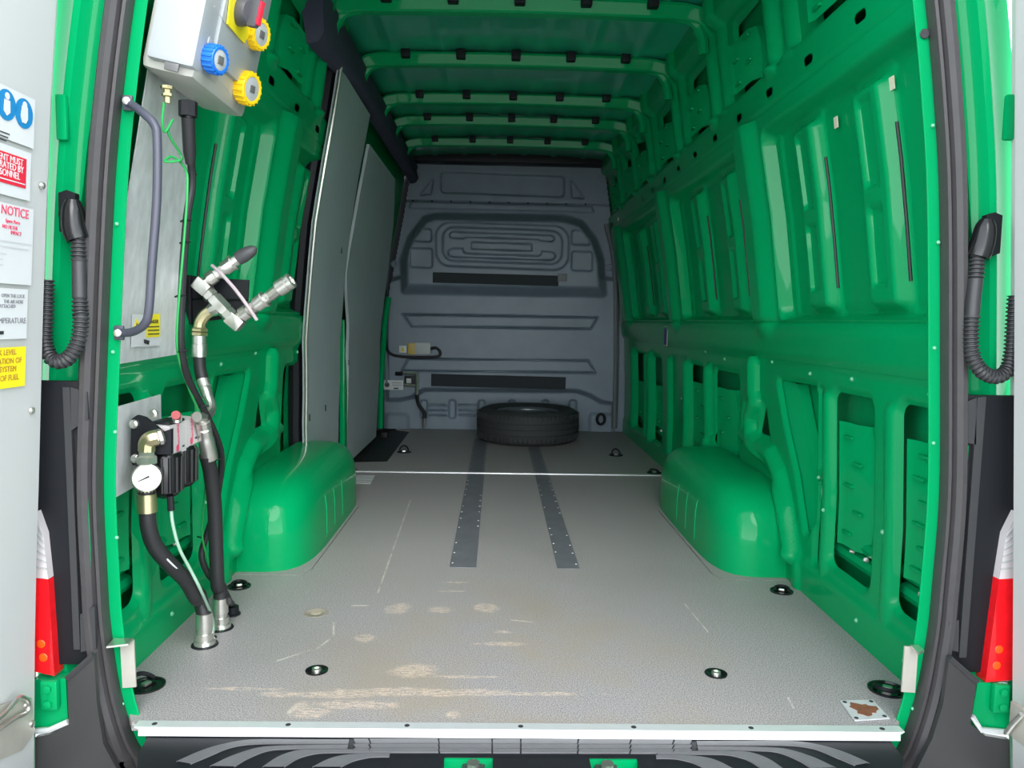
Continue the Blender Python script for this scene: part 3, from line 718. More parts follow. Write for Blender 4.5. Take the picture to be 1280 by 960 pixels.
# latch on the left door foot
r = empty('door_latch', onD(20, 935), 'galvanised latch plate with wire loop at the foot of the left door', 'latch')
pl = [onD(*q, .004) for q in ((-30, 888), (36, 872), (40, 915), (24, 938), (-30, 960))]
MB().prism(pl, dN*.006).build('latch_plate', BRACK, r)
MB().tube(smooth([onD(-10, 905, .02), onD(10, 888, .022), onD(24, 872, .022), onD(35, 876, .022), onD(34, 890, .022), onD(18, 898, .02), onD(-10, 918, .02)], 5), .0042, 8).build('wire_loop', STEEL, r)
for q in ((31, 882), (38, 905)): MB().lathe(onD(*q, .008), dN, [(0, .008), (.006, .007), (.008, 0)], 10).build('rivet', STEEL, r)
r = empty('door_latch', P(1272, 905, X=float(E2[4][0])-.004), 'galvanised latch plate at the foot of the right door', 'latch')
q = P(1275, 905, X=float(E2[4][0])-.006); MB().box(q, (.01, .05, .07), .003).build('latch_plate', BRACK, r)
MB().tube([q+np.array([-.012, -.02, .03]), q+np.array([-.014, 0, .0]), q+np.array([-.012, .02, -.03])], .005, 8).build('wire_loop', STEEL, r)

# ------------------------------------------------------------------ corrugated cable conduits
def conduit(s):
    nm = 'left' if s < 0 else 'right'
    if s < 0:
        head = [(91, 250), (91, 262), (93, 285), (98, 300)]
        pth = [(98, 298), (99, 340), (100, 385), (101, 400), (98, 425), (88, 445), (74, 452), (62, 445), (56, 425), (57, 400), (58, 350)]
    else:
        head = [(1234, 275), (1232, 285), (1228, 305), (1222, 322)]
        pth = [(1222, 320), (1220, 345), (1216, 385), (1214, 420), (1216, 445), (1226, 463), (1243, 471), (1258, 464), (1264, 445), (1266, 420), (1269, 370)]
    ys = np.interp(np.linspace(0, 1, len(pth)), [0, .45, .7, 1], [-.045, -.066, -.06, -.048])
    pts = [P(px, py, Y=y) for (px, py), y in zip(pth, ys)]
    r = empty('cable_conduit', P(*pth[6], Y=-.075), 'black corrugated cable conduit looping from the %s jamb to the door' % nm, 'conduit')
    dense = smooth(pts, 40); d = np.cumsum([0]+[np.linalg.norm(dense[i]-dense[i-1]) for i in range(1, len(dense))])
    pit = .0082; N = int(d[-1]/pit*4); rr_ = []; pp = []
    for i in range(N+1):
        t = d[-1]*i/N; q = np.array([np.interp(t, d, [p[k] for p in dense]) for k in range(3)]); pp.append(q)
        f = i/N; cor = not (.10 < f < .27)
        rr_.append(.0132+(.002 if i % 4 in (0, 1) else -.002) if cor else .0135)
    MB().tube(pp, rr_, 14).build('corrugated_tube', HOSEG, r, ang=60)
    hp = smooth([P(*q, Y=-.045) for q in head], 5); n = len(hp)
    MB().tube(hp, [.012+.011*math.sin(math.pi*min(1, (i/(n-1))*1.0)*.62+.15) for i in range(n)], 16).build('elbow_boot', BLACKG, r, ang=60)
    q = P(*( (88, 268) if s < 0 else (1237, 295)), Y=-.028)
    MB().lathe(q+np.array([0, .006, 0]), (0, -1, 0), [(0, .024), (.008, .023), (.011, .019), (.011, 0)], 22).build('flange', BLACK, r)
    MB().prism([q+np.array([x*.018, -.012, z]) for x, z in ((-.9, .04), (0, .046), (.9, .04), (.9, -.035), (0, -.042), (-.9, -.035))], (0, .016, 0)).build('flange_plate', BLACK, r)
conduit(-1); conduit(1)

# ------------------------------------------------------------------ bumper step
BU = empty('rear_step', (0, -.2, -.4), 'dark grey plastic rear bumper step with curved treads under the sill', 'bumper')
zs = -.014
wells = [(555, 616), (737, 797)]
xw_ = [[float(P(a, 950, Z=zs)[0]), float(P(b, 950, Z=zs)[0])] for a, b in wells]
yt, yb = -.068, float(P(640, 946, Z=zs)[1])
def sl(x0, x1, y0, y1, m=DGREY, z=zs, n='step_top', t=.03): return MB().box(((x0+x1)/2, (y0+y1)/2, z-t/2), (x1-x0, y0-y1, t), .003).build(n, m, BU)
def slp(pts): return MB().prism([(float(a), float(b), zs-.03) for a, b in pts], (0, 0, .03)).build('step_top', BLACK, BU)
eL = [P(184, 922, Z=zs)[:2], P(170, 946, Z=zs)[:2], P(172, 962, Z=zs)[:2], P(150, 1020, Z=zs)[:2]]; eR = [P(1112, 924, Z=zs)[:2], P(1129, 948, Z=zs)[:2], P(1128, 964, Z=zs)[:2], P(1150, 1020, Z=zs)[:2]]
slp([tuple(eL[0]), tuple(eR[0]), (float(eR[1][0]), yb), (float(eL[1][0]), yb)])
ytl = -.36
slp([(float(eL[1][0]), yb), (xw_[0][0], yb), (xw_[0][0], ytl), tuple(eL[3]), tuple(eL[2])]); slp([(xw_[0][1], yb), (xw_[1][0], yb), (xw_[1][0], ytl), (xw_[0][1], ytl)]); slp([(xw_[1][1], yb), (float(eR[1][0]), yb), tuple(eR[2]), tuple(eR[3]), (xw_[1][1], ytl)])
for a, b in xw_:
    MB().box(((a+b)/2, -.2, -.075), (b-a+.02, .28, .01)).build('well_floor', GREEN, BU, label='green painted well under the step')
    MB().box(((a+b)/2, yb-.003, -.045), (b-a, .006, .056)).build('well_back', GREEN, BU, label='green painted back of the well')
MB().box((0, -.36, -.26), (1.9, .05, .5), .02).build('bumper_face', DGREY, BU)
for s in (-1, 1):
    px = [(165, 925), (120, 950), (88, 850), (140, 830)] if s < 0 else [(1122, 925), (1165, 950), (1215, 850), (1150, 830)]
    # corner moulding: tall dark piece beside the opening
    if s < 0: prof = [(117, 818), (84, 848), (86, 905), (62, 918), (44, 922), (44, 1010), (178, 1010), (146, 962), (129, 930), (121, 880)]
    else: prof = [(1187, 822), (1221, 852), (1213, 905), (1232, 920), (1262, 925), (1264, 1010), (1110, 1010), (1146, 962), (1166, 922), (1179, 880)]
    yy = -.062
    MB().prism([P(a, b, Y=yy) for a, b in prof], (0, .012, 0)).build('corner_moulding', mat('bumper_grey', (.038, .037, .038), .4, noise=(5, .1)), BU)
    ln = prof[0:2]; MB().tube([P(a, b, Y=yy) for a, b in ln], .006, 6).build('corner_edge', HOSEG, BU)
# tread stripes
BANDS = [([(155, 135), (235, 100), (310, 78), (400, 65), (560, 65), (708, 65)], [(200, 143), (260, 118), (330, 90), (410, 79), (560, 78), (705, 78)]),
         ([(262, 150), (330, 118), (400, 95), (460, 86), (580, 83), (705, 82)], [(340, 152), (385, 125), (450, 100), (520, 95), (600, 93), (702, 93)]),
         ([(430, 153), (480, 120), (540, 100), (600, 97), (700, 97), (835, 97)], [(500, 153), (545, 125), (600, 110), (650, 107), (740, 107), (832, 107)]),
         ([(590, 153), (640, 128), (690, 115), (760, 110), (800, 110), (838, 110)], [(680, 153), (720, 134), (760, 124), (780, 121), (810, 120), (836, 120)])]
for up, lo_ in BANDS:
    for sd_ in (0, 1):
        cv = lambda q: P(160+q[0]/2.56 if not sd_ else 1307-(160+q[0]/2.56), 900+q[1]/2.56+(2 if sd_ else 0), Z=zs)
        U = smooth([cv(q) for q in up], 4); D = smooth([cv(q) for q in lo_], 4); V = []
        for p, q in zip(U, D): V += [p, p+np.array([0, 0, .0022]), q+np.array([0, 0, .0022]), q]
        n = len(U); MB().add(V, [[i*4+k, i*4+k+1, i*4+k+5, i*4+k+4] for i in range(n-1) for k in range(3)]).build('tread_strip', TREAD, BU)
xs = [441, 461, 548, 615, 651, 723, 789, 843, 866]
for i in range(len(xs)-1):
    for y0, y1 in ((925.5, 931), (932, 936.5), (937.5, 942)):
        o = (xs[i]-640)*.003
        a, b, c, d = P(xs[i]+1, y0+o, Z=zs), P(xs[i+1]-1, y0+o, Z=zs), P(xs[i+1]-1-(xs[i+1]-640)*.012, y1+o, Z=zs), P(xs[i]+1-(xs[i]-640)*.012, y1+o, Z=zs)
        MB().prism([a, b, c, d], (0, 0, .003)).build('tread_block', TREAD, BU)
for a, b, nm in ((xw_[0][0], xw_[0][1], 'left'), (xw_[1][0], xw_[1][1], 'right')):
    x = (a+b)/2+(.01 if nm == 'left' else -.015); y = yb-.02
    r = empty('door_striker', (x, y, -.07), 'plated steel striker in the %s green well of the step' % nm, 'striker')
    MB().box((x, y, -.05), (.045, .05, .05), .004).build('striker_block', DGREY, r); MB().cyl((x, y-.01, -.03), (x, y-.01, -.008), .012).build('striker_pin', STEEL, r)

# ------------------------------------------------------------------ floor fittings
def ring_cup(px, py, rad, label, ringang=0, up=.0, withring=True, grp=None):
    c = P(px, py, Z=.001); r = empty('lashing_point', c, label, 'ring', grp)
    MB().lathe(c, (0, 0, 1), [(-.001, rad), (.003, rad), (.0035, rad*.9), (-.0, rad*.84), (-.0005, rad*.3), (-.0005, 0)], 28).build('cup', BLACKG, r)
    ca, sa = math.cos(ringang), math.sin(ringang)
    if withring:
        pts = []
        for k in range(13):
            t = math.pi*k/12; lx, ly = rad*.62*math.cos(t), rad*.78*math.sin(t)
            pts.append(c+np.array([lx*ca-ly*sa*math.cos(up), lx*sa+ly*ca*math.cos(up), .006+ly*math.sin(up)]))
        MB().tube(pts, .005, 8).build('lashing_ring', BLACK, r)
        MB().box(c+np.array([0, 0, .005]), (rad*.5, rad*.34, .008), .003, np.array(Matrix.Rotation(ringang, 3, 'Z'))).build('ring_pivot', STEEL if rad > .035 else BLACK, r)
    return r
ring_cup(183, 857, .041, 'black lashing ring cup partly under the left steel angle', 1.2, .5)
ring_cup(1109, 862, .043, 'black lashing ring cup beside the right steel angle', 2.6, .2)
ring_cup(299, 733, .036, 'black lashing ring cup behind the hoses, by the left wheel arch', .4, .1)
ring_cup(977, 739, .036, 'black lashing ring cup at the rear of the right wheel arch', -.5, .1)
ring_cup(437, 588, .042, 'black lashing ring cup at the left end of the floor joint', .2, 1.2)
ring_cup(818, 591, .042, 'black lashing ring cup at the right end of the floor joint', .2, .3)
for px, py, l in ((505, 565, 'small upright lashing ring on the front floor beside the step well'), (770, 569, 'small upright lashing ring on the front floor near the right wall')):
    ring_cup(px, py, .045, l, .2, 1.2)
for px, py, l in ((396, 838, 'recessed steel floor bolt on the left of the rear floor'), (895, 842, 'recessed steel floor bolt on the right of the rear floor')):
    c = P(px, py, Z=.001); r = empty('floor_bolt', c, l, 'bolt')
    MB().lathe(c, (0, 0, 1), [(-.001, .027), (.002, .027), (.0022, .024), (.0, .021), (-.0005, .01), (-.0005, 0)], 26).build('cup', BLACKG, r)
    MB().lathe(c+np.array([0, 0, -.0005]), (0, 0, 1), [(0, .012), (.006, .011), (.007, .006), (.004, .005), (.004, 0)], 14).build('bolt_head', STEEL, r)
c = P(395, 766, Z=.0005); r = empty('floor_plug', c, 'worn flush plug ringed by pale scratches in the left rear floor', 'plug')
MB().lathe(c, (0, 0, 1), [(0, .036), (.0008, .035), (.0008, .026), (.0002, .025), (.0002, 0)], 26).build('plug_rim', mat('worn_plug', (.30, .27, .22), .7, noise=(60, .3)), r)
MB().lathe(c, (0, 0, 1), [(0, .015), (.0012, .014), (.0012, 0)], 16).build('plug_centre', mat('worn_plug_light', (.42, .36, .27), .7, noise=(60, .3)), r)
# square anchor plate with a rusty centre
q = [P(*k, Z=.001) for k in ((1050, 877), (1091, 876), (1112, 899), (1068, 902))]
c = sum(q)/4; r = empty('anchor_plate', c, 'square white steel plate with rusty centre in the right rear floor', 'plate')
MB().prism(q, (0, 0, .003)).build('plate', mat('pale_zinc', (.62, .63, .64), .45, metal=.2, noise=(40, .2)), r)
rp = []
for k in range(18):
    a = 2*math.pi*k/18; rr_ = .026*(1+.22*math.sin(3*a+1)+.15*math.sin(7*a)); rp.append(c+np.array([rr_*1.05*math.cos(a), rr_*math.sin(a), .003]))
MB().prism(rp, (0, 0, .0012)).build('rust_patch', RUST, r)
for k in q: MB().lathe(c+(k-c)*.8+np.array([0, 0, .003]), (0, 0, 1), [(0, .005), (.001, .0045), (.0005, 0)], 8).build('screw_hole', BLKP, r)
# steel angles at the foot of the door surround
for s in (-1, 1):
    if s < 0: a, b, c_, d = [P(*k, Y=-.012) for k in ((150, 802), (167, 800), (170, 859), (153, 860))]; lab = 'galvanised steel angle at the foot of the left door surround'; tp = [(144, 802), (153, 797), (167, 798), (160, 804)]
    else: a, b, c_, d = [P(*k, Y=-.012) for k in ((1131, 808), (1148, 809), (1144, 866), (1127, 865))]; lab = 'galvanised steel angle at the foot of the right door surround'; tp = [(1132, 807), (1145, 806), (1155, 812), (1143, 815)]
    r = empty('steel_angle', d, lab, 'bracket')
    MB().prism([a, b, c_, d], (0, .004, 0)).build('face_leg', BRACK, r)
    t = [P(*k, Y=-.02) for k in tp]; zt_ = max(a[2], b[2])
    MB().prism([np.array([b[0], -.012, zt_]), np.array([a[0]+s*.012, -.012, zt_]), np.array([a[0]+s*.012, -.045, zt_-.004]), np.array([b[0], -.035, zt_-.002])], (0, 0, .004)).build('top_tab', STEEL, r)

# ------------------------------------------------------------------ spare tyre
f = P(657, 560, Z=0); bR = .365; ty = empty('spare_tyre', (float(P(657, 540, Z=0)[0]), f[1]+bR, 0), 'dark spare tyre lying flat on the front floor before the bulkhead', 'tyre')
c = WL[ty]; Hh = .235
prof = [(.04, .215), (.012, .25), (0, .30), (.012, .335), (.035, .355), (.06, .362), (.072, .363), (.074, .356), (.082, .356), (.084, .364), (.112, .365), (.114, .357), (.122, .357), (.124, .365),
        (.15, .364), (.152, .356), (.16, .356), (.162, .363), (.178, .362), (.20, .355), (.222, .335), (.235, .30), (.224, .25), (.20, .215), (.19, .205), (.05, .205), (.04, .215)]
MB().lathe(c, (0, 0, 1), prof, 64).build('tyre', TYRE, ty, ang=30)
m = MB()
for k in range(72):
    a = 2*math.pi*k/72
    for z, dz in ((.045, .03), (.19, .03)):
        m.box(c+np.array([.359*math.cos(a), .359*math.sin(a), z]), (.01, .014, dz), 0, np.array(Matrix.Rotation(a, 3, 'Z')))
m.build('tread_blocks', TYRE, ty, kind='stuff')
MB().lathe(c, (0, 0, 1), [(.05, .206), (.08, .19), (.15, .188), (.20, .203), (.212, .222), (.208, .223), (.195, .206), (.19, .206)], 40).build('wheel_rim', mat('rim_steel', (.22, .23, .25), .35, metal=.6), ty)
MB().lathe(c, (0, 0, 1), [(.12, .189), (.135, .15), (.15, .09), (.14, .07), (.14, .03), (.14, 0)], 32).build('wheel_disc', mat('rim_steel', (.22, .23, .25), .35, metal=.6), ty)

# ------------------------------------------------------------------ sliding side door with grey lining boards, dark rail cover, step well
D3 = empty('door_3', (-.9, 2.9, 0), kind='structure')
def xl(z, off): return -(float(xw(z))-off)
def board(poly, off, name, m, th=.014):
    """poly in pixels on the leaning plane off inside the wall"""
    pts = []
    for px, py in poly:
        p = W(px, py, -1, off); pts.append(p)
    return MB().prism(pts, (-th, 0, 0)).build(name, m, D3)
off = .03
def curve_board(ys_lo, ys_hi, name, zs_):
    V = []; n = len(zs_)
    for i, z in enumerate(zs_):
        for y, o in ((ys_lo[i], off), (ys_hi[i], off), (ys_hi[i], off-.015), (ys_lo[i], off-.015)): V.append((xl(z, o), y, z))
    Fc = [[i*4+k, i*4+(k+1) % 4, (i+1)*4+(k+1) % 4, (i+1)*4+k] for i in range(n-1) for k in range(4)]+[[0, 1, 2, 3], [4*n-4, 4*n-3, 4*n-2, 4*n-1]]
    return MB().add(V, Fc).build(name, PANELG, D3, ang=50)
def WY(px, py): q = W(px, py, -1, off); return q[1], q[2]
def edge(pts, zs_):
    q = sorted([WY(*p)[::-1] for p in pts]); return [float(np.interp(z, [k[0] for k in q], [k[1] for k in q])) for z in zs_]
zz = list(np.linspace(.02, 1.84, 16))
b1 = curve_board(edge([(425, 92), (410, 180), (395, 270), (385, 380), (383, 480), (383, 575)], zz), edge([(463, 142), (450, 210), (442, 260), (431, 350), (428, 390), (425, 480), (423, 590)], zz), 'lining_board', zz)
z2 = list(np.linspace(.03, 1.72, 14))
b2 = curve_board(edge([(462, 180), (452, 230), (440, 300), (432, 350), (437, 400), (436, 480), (434, 582)], z2), edge([(494, 212), (492, 280), (485, 340), (477, 400), (474, 480), (470, 545)], z2), 'lining_board', z2)
ed = edge([(425, 92), (410, 180), (395, 270), (385, 380), (383, 480), (383, 575)], zz)
MB().tube([(xl(z, off+.002), y-.006, z) for y, z in zip(ed, zz)], .008, 8).build('edge_strip', STEEL, D3)
MB().tube([(xl(z, -.03), y+.05, z) for y, z in zip(ed, zz)], .03, 8).build('door_frame', BLACK, D3)
q = W(428, 450, -1, .0); MB().box((xl(.4, .012), float(q[1])+.04, .42), (.03, .12, .84), .01).build('centre_post', GREEN, D3)
V = []
for y in (1.72, 4.36):
    for z in (0, .5, .9, 1.3, 1.7, 1.9): V.append((xl(z, -.06), y, z))
MB().add(V, [[i, i+1, i+7, i+6] for i in range(5)]).build('door_skin', GREEN, D3)
q1, q2 = W(478, 420, -1, .02), W(480, 550, -1, .02)
MB().tube([(xl(z, .02), float(q1[1])+.05, z) for z in (.05, .4, .8, 1.0)], .02, 8).build('front_post', GREEN, D3)
for px, py in ((366, 1), ):
    pass
for px, py in ((387, 522), (407, 510), (412, 555), (427, 313), (436, 453)):
    q = W(px, py, -1, off+.002); MB().box(q, (.003, .012, .03)).build('board_slot', BLKP, D3)
# rail cover
rc = [(-.735, 1.60), (-.705, 1.67), (-.690, 1.80), (-.665, 1.90), (-.60, 1.965), (-.585, 2.0), (-.66, 2.02), (-.76, 1.9)]
V = []; ys = [1.2, 1.34, 1.6, 2.0, 2.4, 2.8, 3.2, 3.6, 4.0, 4.33]
lo = [1.80, 1.81, 1.83, 1.855, 1.86, 1.86, 1.855, 1.86, 1.86, 1.86]
for j, y in enumerate(ys):
    z0 = lo[j]; wob = .012*math.sin(j*2.1)
    x0 = xl(z0, .005)
    prof = [(x0-.01, z0), (x0+.03, z0+.008+wob*.3), (x0+.05+wob*.5, z0+.04), (-.69+wob*.4, 1.955), (-.68, 1.985), (-.71, 2.01), (-.77, 1.96)]
    V += [(a, y, b) for a, b in prof]
n = 7
MB().add(V, [[j*n+k, j*n+(k+1) % n, (j+1)*n+(k+1) % n, (j+1)*n+k] for j in range(len(ys)-1) for k in range(n)]+[list(range(n)), [(len(ys)-1)*n+k for k in range(n)]]).build('trim_4', NAVYD, base=(-.68, 2.6, 1.9), ang=70); bpy.data.objects['trim_4']['kind'] = 'structure'
# step-well
a, b, c, d = [P(*q, Z=-.012) for q in ((452, 577), (486, 577), (515, 536), (478, 536))]
st = empty('step_tread', P(490, 557, Z=-.02), 'black plastic entry step sunk in the floor by the side door', 'step')
MB().prism([k+np.array([0, 0, -.006]) for k in (a, b, c, d)], (0, 0, .004)).build('tread', BLACK, st)
MB().box(W(481, 548, -1, .05)+np.array([0, 0, .0]), (.05, .10, .10), .01).build('latch_cover', BLACK, st)

# ------------------------------------------------------------------ equipment on the left wall
# galvanised backing sheet
def wallsheet(pix, name, label, off, th=.003):
    pts = [W(*p, -1, off) for p in pix]; r = MB().prism(pts, (-th, 0, 0)).build(name, GALV, base=pts[0]); return setp(r, label, 'plate')
wallsheet([(190, 60), (248, 70), (240, 200), (222, 443), (149, 455), (160, 250)], 'backing_sheet', 'tall galvanised backing sheet behind the grab handle on the left wall', .012)
pts = [W(*p, -1, .015) for p in ((140, 510), (201, 493), (202, 530), (196, 590), (136, 628))]
# electrical distribution box
LE = math.radians(12.5); bU = np.array([math.sin(LE), 0, math.cos(LE)]); bN = np.array([math.cos(LE), 0, -math.sin(LE)]); bV = np.array([0, 1., 0])
o0 = P(241, 107, Y=.012)
t = P(305, 152, X=float(o0[0])); Lb = float(t[1]-o0[1]); Db = float(o0[0]-P(177, 95, Y=.012)[0])+.012; Hb = .44
BX = empty('socket_box', o0, 'cream electrical distribution box with coloured sockets high on the left wall', 'socket box')
RB = np.stack([bV, bU, bN], 1)
def bx(v, u, n): return o0+bV*v+bU*u+bN*n
MB().box(bx(Lb/2, Hb/2+.012, -Db/2-.0), (Lb, Hb, Db*.98), .018, RB).build('case', BOXW, BX, ang=50)
MB().box(bx(.05, Hb/2+.03, -Db*.42), (.135, Hb, Db*.86), .012, RB).build('cover_shell', BOXL, BX, ang=50)
MB().box(bx(-.0175, .022, -Db*.35), (.006, .016, .028), .002, RB).build('clip_slot', GREYW, BX)
MB().box(bx(Lb*.56, Hb*.5+.05, .004), (Lb*.8, Hb*.9, .012), .006, RB).build('front_plate', BOXL, BX)
def onB(px, py, e=0): return PP(px, py, o0+bN*e, bN)
def socket(px, py, r_, m, nm, lab):
    c = onB(px, py, .028); ax = bN*.96-bV*.28; ax /= np.linalg.norm(ax); c = c-ax*.03
    MB().box(c-bN*.012, (r_*2.3, r_*2.5, .022), .008, RB).build('socket_base', BOXL, BX)
    sk = MB().lathe(c-ax*.01, ax, [(0, r_*.9), (.016, r_*.92), (.018, r_), (.042, r_), (.046, r_*.93), (.046, r_*.76), (.043, r_*.74)], 24).build('socket_ring', m, BX, label=lab)
    mm_ = MB()
    u, v, _ = frame(ax)
    for k in range(18):
        a = 2*math.pi*k/18; p = c+ax*.022+(u*math.cos(a)+v*math.sin(a))*r_; mm_.tube([p-ax*.012, p+ax*.012], .0028, 5)
    mm_.build('grip_ridges', m, sk)
    MB().lathe(c+ax*.03, ax, [(0, r_*.76), (.004, r_*.76), (.005, r_*.7), (.005, 0)], 24).build('socket_lid', GREYL, sk)
    MB().box(c+ax*.036, (.016, .016, .003), .001, np.stack([u, v, ax], 1)).build('lid_window', GREYW, sk)
    MB().box(c-ax*.004+bU*(r_*1.12)-bV*.004, (.022, .02, .018), .005, RB).build('hinge_lug', BOXL, sk)
socket(273, 75, .0275, BLUES, 'b', 'blue screw-ring socket'); socket(313, 111, .036, YELS, 'y', 'large yellow screw-ring socket'); socket(325, 43, .033, YELS, 'y', 'yellow screw-ring socket behind the rotary switch')
for a, b_ in (((272, 95), (290, 122)), ((268, 8), (282, 30)), ((262, 45), (266, 70))):
    p, q = onB(*a, .011), onB(*b_, .011); MB().tube([p, q], .0008, 5).build('printed_line', GREYL, BX)
ypl = [onB(*k, .012) for k in ((288, -14), (283, 30), (304, 54), (312, 40), (318, -14))]
sw = MB().prism(ypl, bN*.003).build('switch_plate', YELP, BX, label='yellow isolator plate')
c = onB(298, 14, .012); ax = bN*.93-bV*.36; ax /= np.linalg.norm(ax)
MB().lathe(c, ax, [(0, .03), (.006, .031), (.03, .026), (.034, .024), (.036, 0)], 22).build('rotary_hub', ROTG, sw)
MB().box(c+ax*.044, (.016, .062, .026), .007, np.stack([np.cross(bU, ax), bU, ax], 1)).build('rotary_handle', ROTG, sw)
MB().box(c+ax*.058, (.012, .05, .006), .002, np.stack([np.cross(bU, ax), bU, ax], 1)).build('red_bar', REDP, sw, label='red bar of the rotary switch')
# gland and brass earth stud under the box
gp = P(236, 135, Y=.06)
cg = empty('supply_cable', gp, 'thick black cable dropping from the socket box down the left wall', 'cable')
cab = [(236, 128, .06), (236, 150, .06), (238, 190, .10), (240, 230, .13), (234, 270, .12), (230, 320, .12), (227, 375, .12), (226, 430, .13), (234, 470, .18), (251, 505, .28), (268, 540, .38), (276, 565, .46), (276, 590, .5), (270, 630, .52), (258, 670, .52), (252, 695, .5), (262, 720, .5), (278, 735, .5), (287, 752, .46)]
fp = P(290, 768, Z=0)
cp = [P(a, b, Y=y) for a, b, y in cab]+[fp+np.array([0, 0, .03]), fp]
MB().tube(smooth(cp, 5), .0085, 10).build('cable_sheath', RUBBER, cg)
MB().cyl(P(235, 127, Y=.06), P(235, 146, Y=.06), .0185, 8).build('gland_nut', BLACK, cg); MB().tube([P(235, 146, Y=.06), P(237, 190, Y=.09), P(238, 205, Y=.10)], [.0135, .0135, .010], 12).build('conduit_sleeve', RUBBER, cg)
MB().lathe(fp, (0, 0, 1), [(0, .024), (.004, .024), (.005, .019), (.024, .019), (.026, .013), (.026, 0)], 12).build('floor_gland', BLACK, cg)
for px, py, y in ((240, 220, .13), (233, 277, .12), (232, 304, .12), (226, 371, .12), (229, 440, .13), (255, 509, .28), (272, 575, .45), (254, 671, .52)):
    a, b = P(px-7, py, Y=y-.002), P(px+6, py-2, Y=y-.002); MB().tube([a, (a+b)/2+np.array([0, -.014, 0]), b], .0022, 5).build('cable_tie', BLACK, cg)
ew = empty('earth_wire', P(206, 128, Y=.05), 'green earth wire from the brass stud under the socket box', 'wire')
MB().tube(smooth([P(a, b, Y=y) for a, b, y in ((205, 128, .05), (203, 150, .05), (206, 165, .06), (216, 150, .07), (210, 165, .07), (224, 190, .1), (226, 200, .1), (206, 202, .08), (216, 196, .1), (232, 212, .11), (234, 240, .10), (230, 300, .10), (224, 370, .10), (221, 420, .11), (224, 450, .14), (238, 490, .22), (256, 530, .33), (262, 560, .38))], 6), .0028, 7).build('wire', EARTH, ew)
MB().tube(smooth([P(a, b, Y=y) for a, b, y in ((258, 600, .46), (254, 640, .48), (253, 672, .48), (262, 706, .48), (270, 735, .5), (277, 760, .48))]+[P(277, 790, Z=0)], 6), .0028, 7).build('wire', EARTH, ew)
MB().lathe(P(209, 108, Y=.05), (0, 0, -1), [(0, .013), (.006, .013), (.007, .007), (.014, .007), (.015, .011), (.02, .011), (.022, .006), (.034, .006), (.034, 0)], 8).build('brass_stud', BRASS, ew)
# danger label
da_ = [W(*p, -1, .017) for p in ((165, 393), (200, 392), (200, 432), (164, 434))]
dl = MB().prism(da_, (.001, 0, 0)).build('danger_label', STICK, base=da_[3]); setp(dl, 'yellow and white danger label low on the galvanised backing sheet', 'label')
def onW(px, py, o): return W(px, py, -1, o)
MB().prism([onW(*p, .019) for p in ((183, 393), (200, 392), (200, 421), (183, 422))], (.0006, 0, 0)).build('yellow_panel', YELP, dl)
tr = MB().prism([onW(*p, .0192) for p in ((171, 398), (178, 414), (165, 415))], (.0006, 0, 0)).build('warning_triangle', YELP, dl)
MB().prism([onW(*p, .0202) for p in ((171, 403), (173, 412), (169.5, 412))], (.0004, 0, 0)).build('triangle_bolt', BLKP, dl)
xd = onW(200, 400, .02)-onW(184, 400.7, .02)
text('DANGER', .012, onW(183.5, 404.5, .0205), xd, (.1, 0, 1), BLKP, dl, sx=1.25)
for py in (408, 412.5, 417): MB().prism([onW(*p, .0204) for p in ((185, py), (199, py-.6), (199, py+.8), (185, py+1.4))], (.0004, 0, 0)).build('small_print', BLKP, dl)
MB().prism([onW(*p, .0192) for p in ((180, 424), (187, 426), (186, 431), (180, 429))], (.0004, 0, 0)).build('logo_mark', BLKP, dl)
# grab handle
gh = empty('grab_handle', P(155, 416, Y=-.012), 'blue grey tubular grab handle bolted to the left door surround', 'handle')
hp = [P(160, 128, Y=-.014), P(168, 133, Y=-.03), P(181, 143, Y=-.05), P(193, 156, Y=-.058), P(196.5, 175, Y=-.06), P(196, 250, Y=-.06), P(190, 330, Y=-.06), P(186, 388, Y=-.058), P(180, 406, Y=-.05), P(165, 415, Y=-.03), P(150, 416, Y=-.014)]
MB().tube(smooth(hp, 6), .0085, 14).build('bar', HANDLE, gh)
for q in (P(160, 129, Y=-.010), P(149, 416, Y=-.010)):
    MB().box(q, (.02, .008, .03), .003).build('foot_plate', HANDLE, gh); MB().lathe(q+np.array([.004, -.012, 0]), (.2, -1, 0), [(0, .0075), (.008, .0075), (.01, .004), (.01, 0)], 10).build('bolt_head', STEEL, gh)
# ---- hydraulic quick couplers
QY = .44
qa = lambda px, py, dy=0: P(px, py, Y=QY+dy)
cb = empty('coupler_bracket', qa(245, 402, .06), 'black steel bracket plate on the left wall behind the couplers', 'bracket')
MB().prism([qa(*k, .05) for k in ((238, 346), (311, 350), (309, 396), (240, 403))], (0, .006, 0)).build('plate', BLACK, cb)
MB().box((qa(240, 375, .06)), (.012, .05, .13), .002).build('wall_flange', BLACK, cb)
MB().tube([qa(240, 374, .048), qa(309, 375, .048)], .003, 6).build('fold_line', BLACKG, cb)
QC = empty('quick_couplers', qa(268, 395), 'plated hydraulic quick coupler pair on elbows and a tee, left wall', 'coupling')
def fit(p, q, prof, m, nm, n=6, par=QC):
    a, b = np.array(p), np.array(q); L_ = np.linalg.norm(b-a); return MB().lathe(a, b-a, [(t_*L_, r_) for t_, r_ in prof], n).build(nm, m, par, ang=30)
hexp = [(0, .016), (.06, .019), (.94, .019), (1, .016)]
MB().box(qa(253, 358), (.042, .034, .034), .004, np.array(Matrix.Rotation(math.radians(40), 3, 'Y'))).build('elbow_block', STEEL, QC)
MB().box(qa(294, 402), (.042, .034, .034), .004, np.array(Matrix.Rotation(math.radians(40), 3, 'Y'))).build('elbow_block', STEEL, QC)
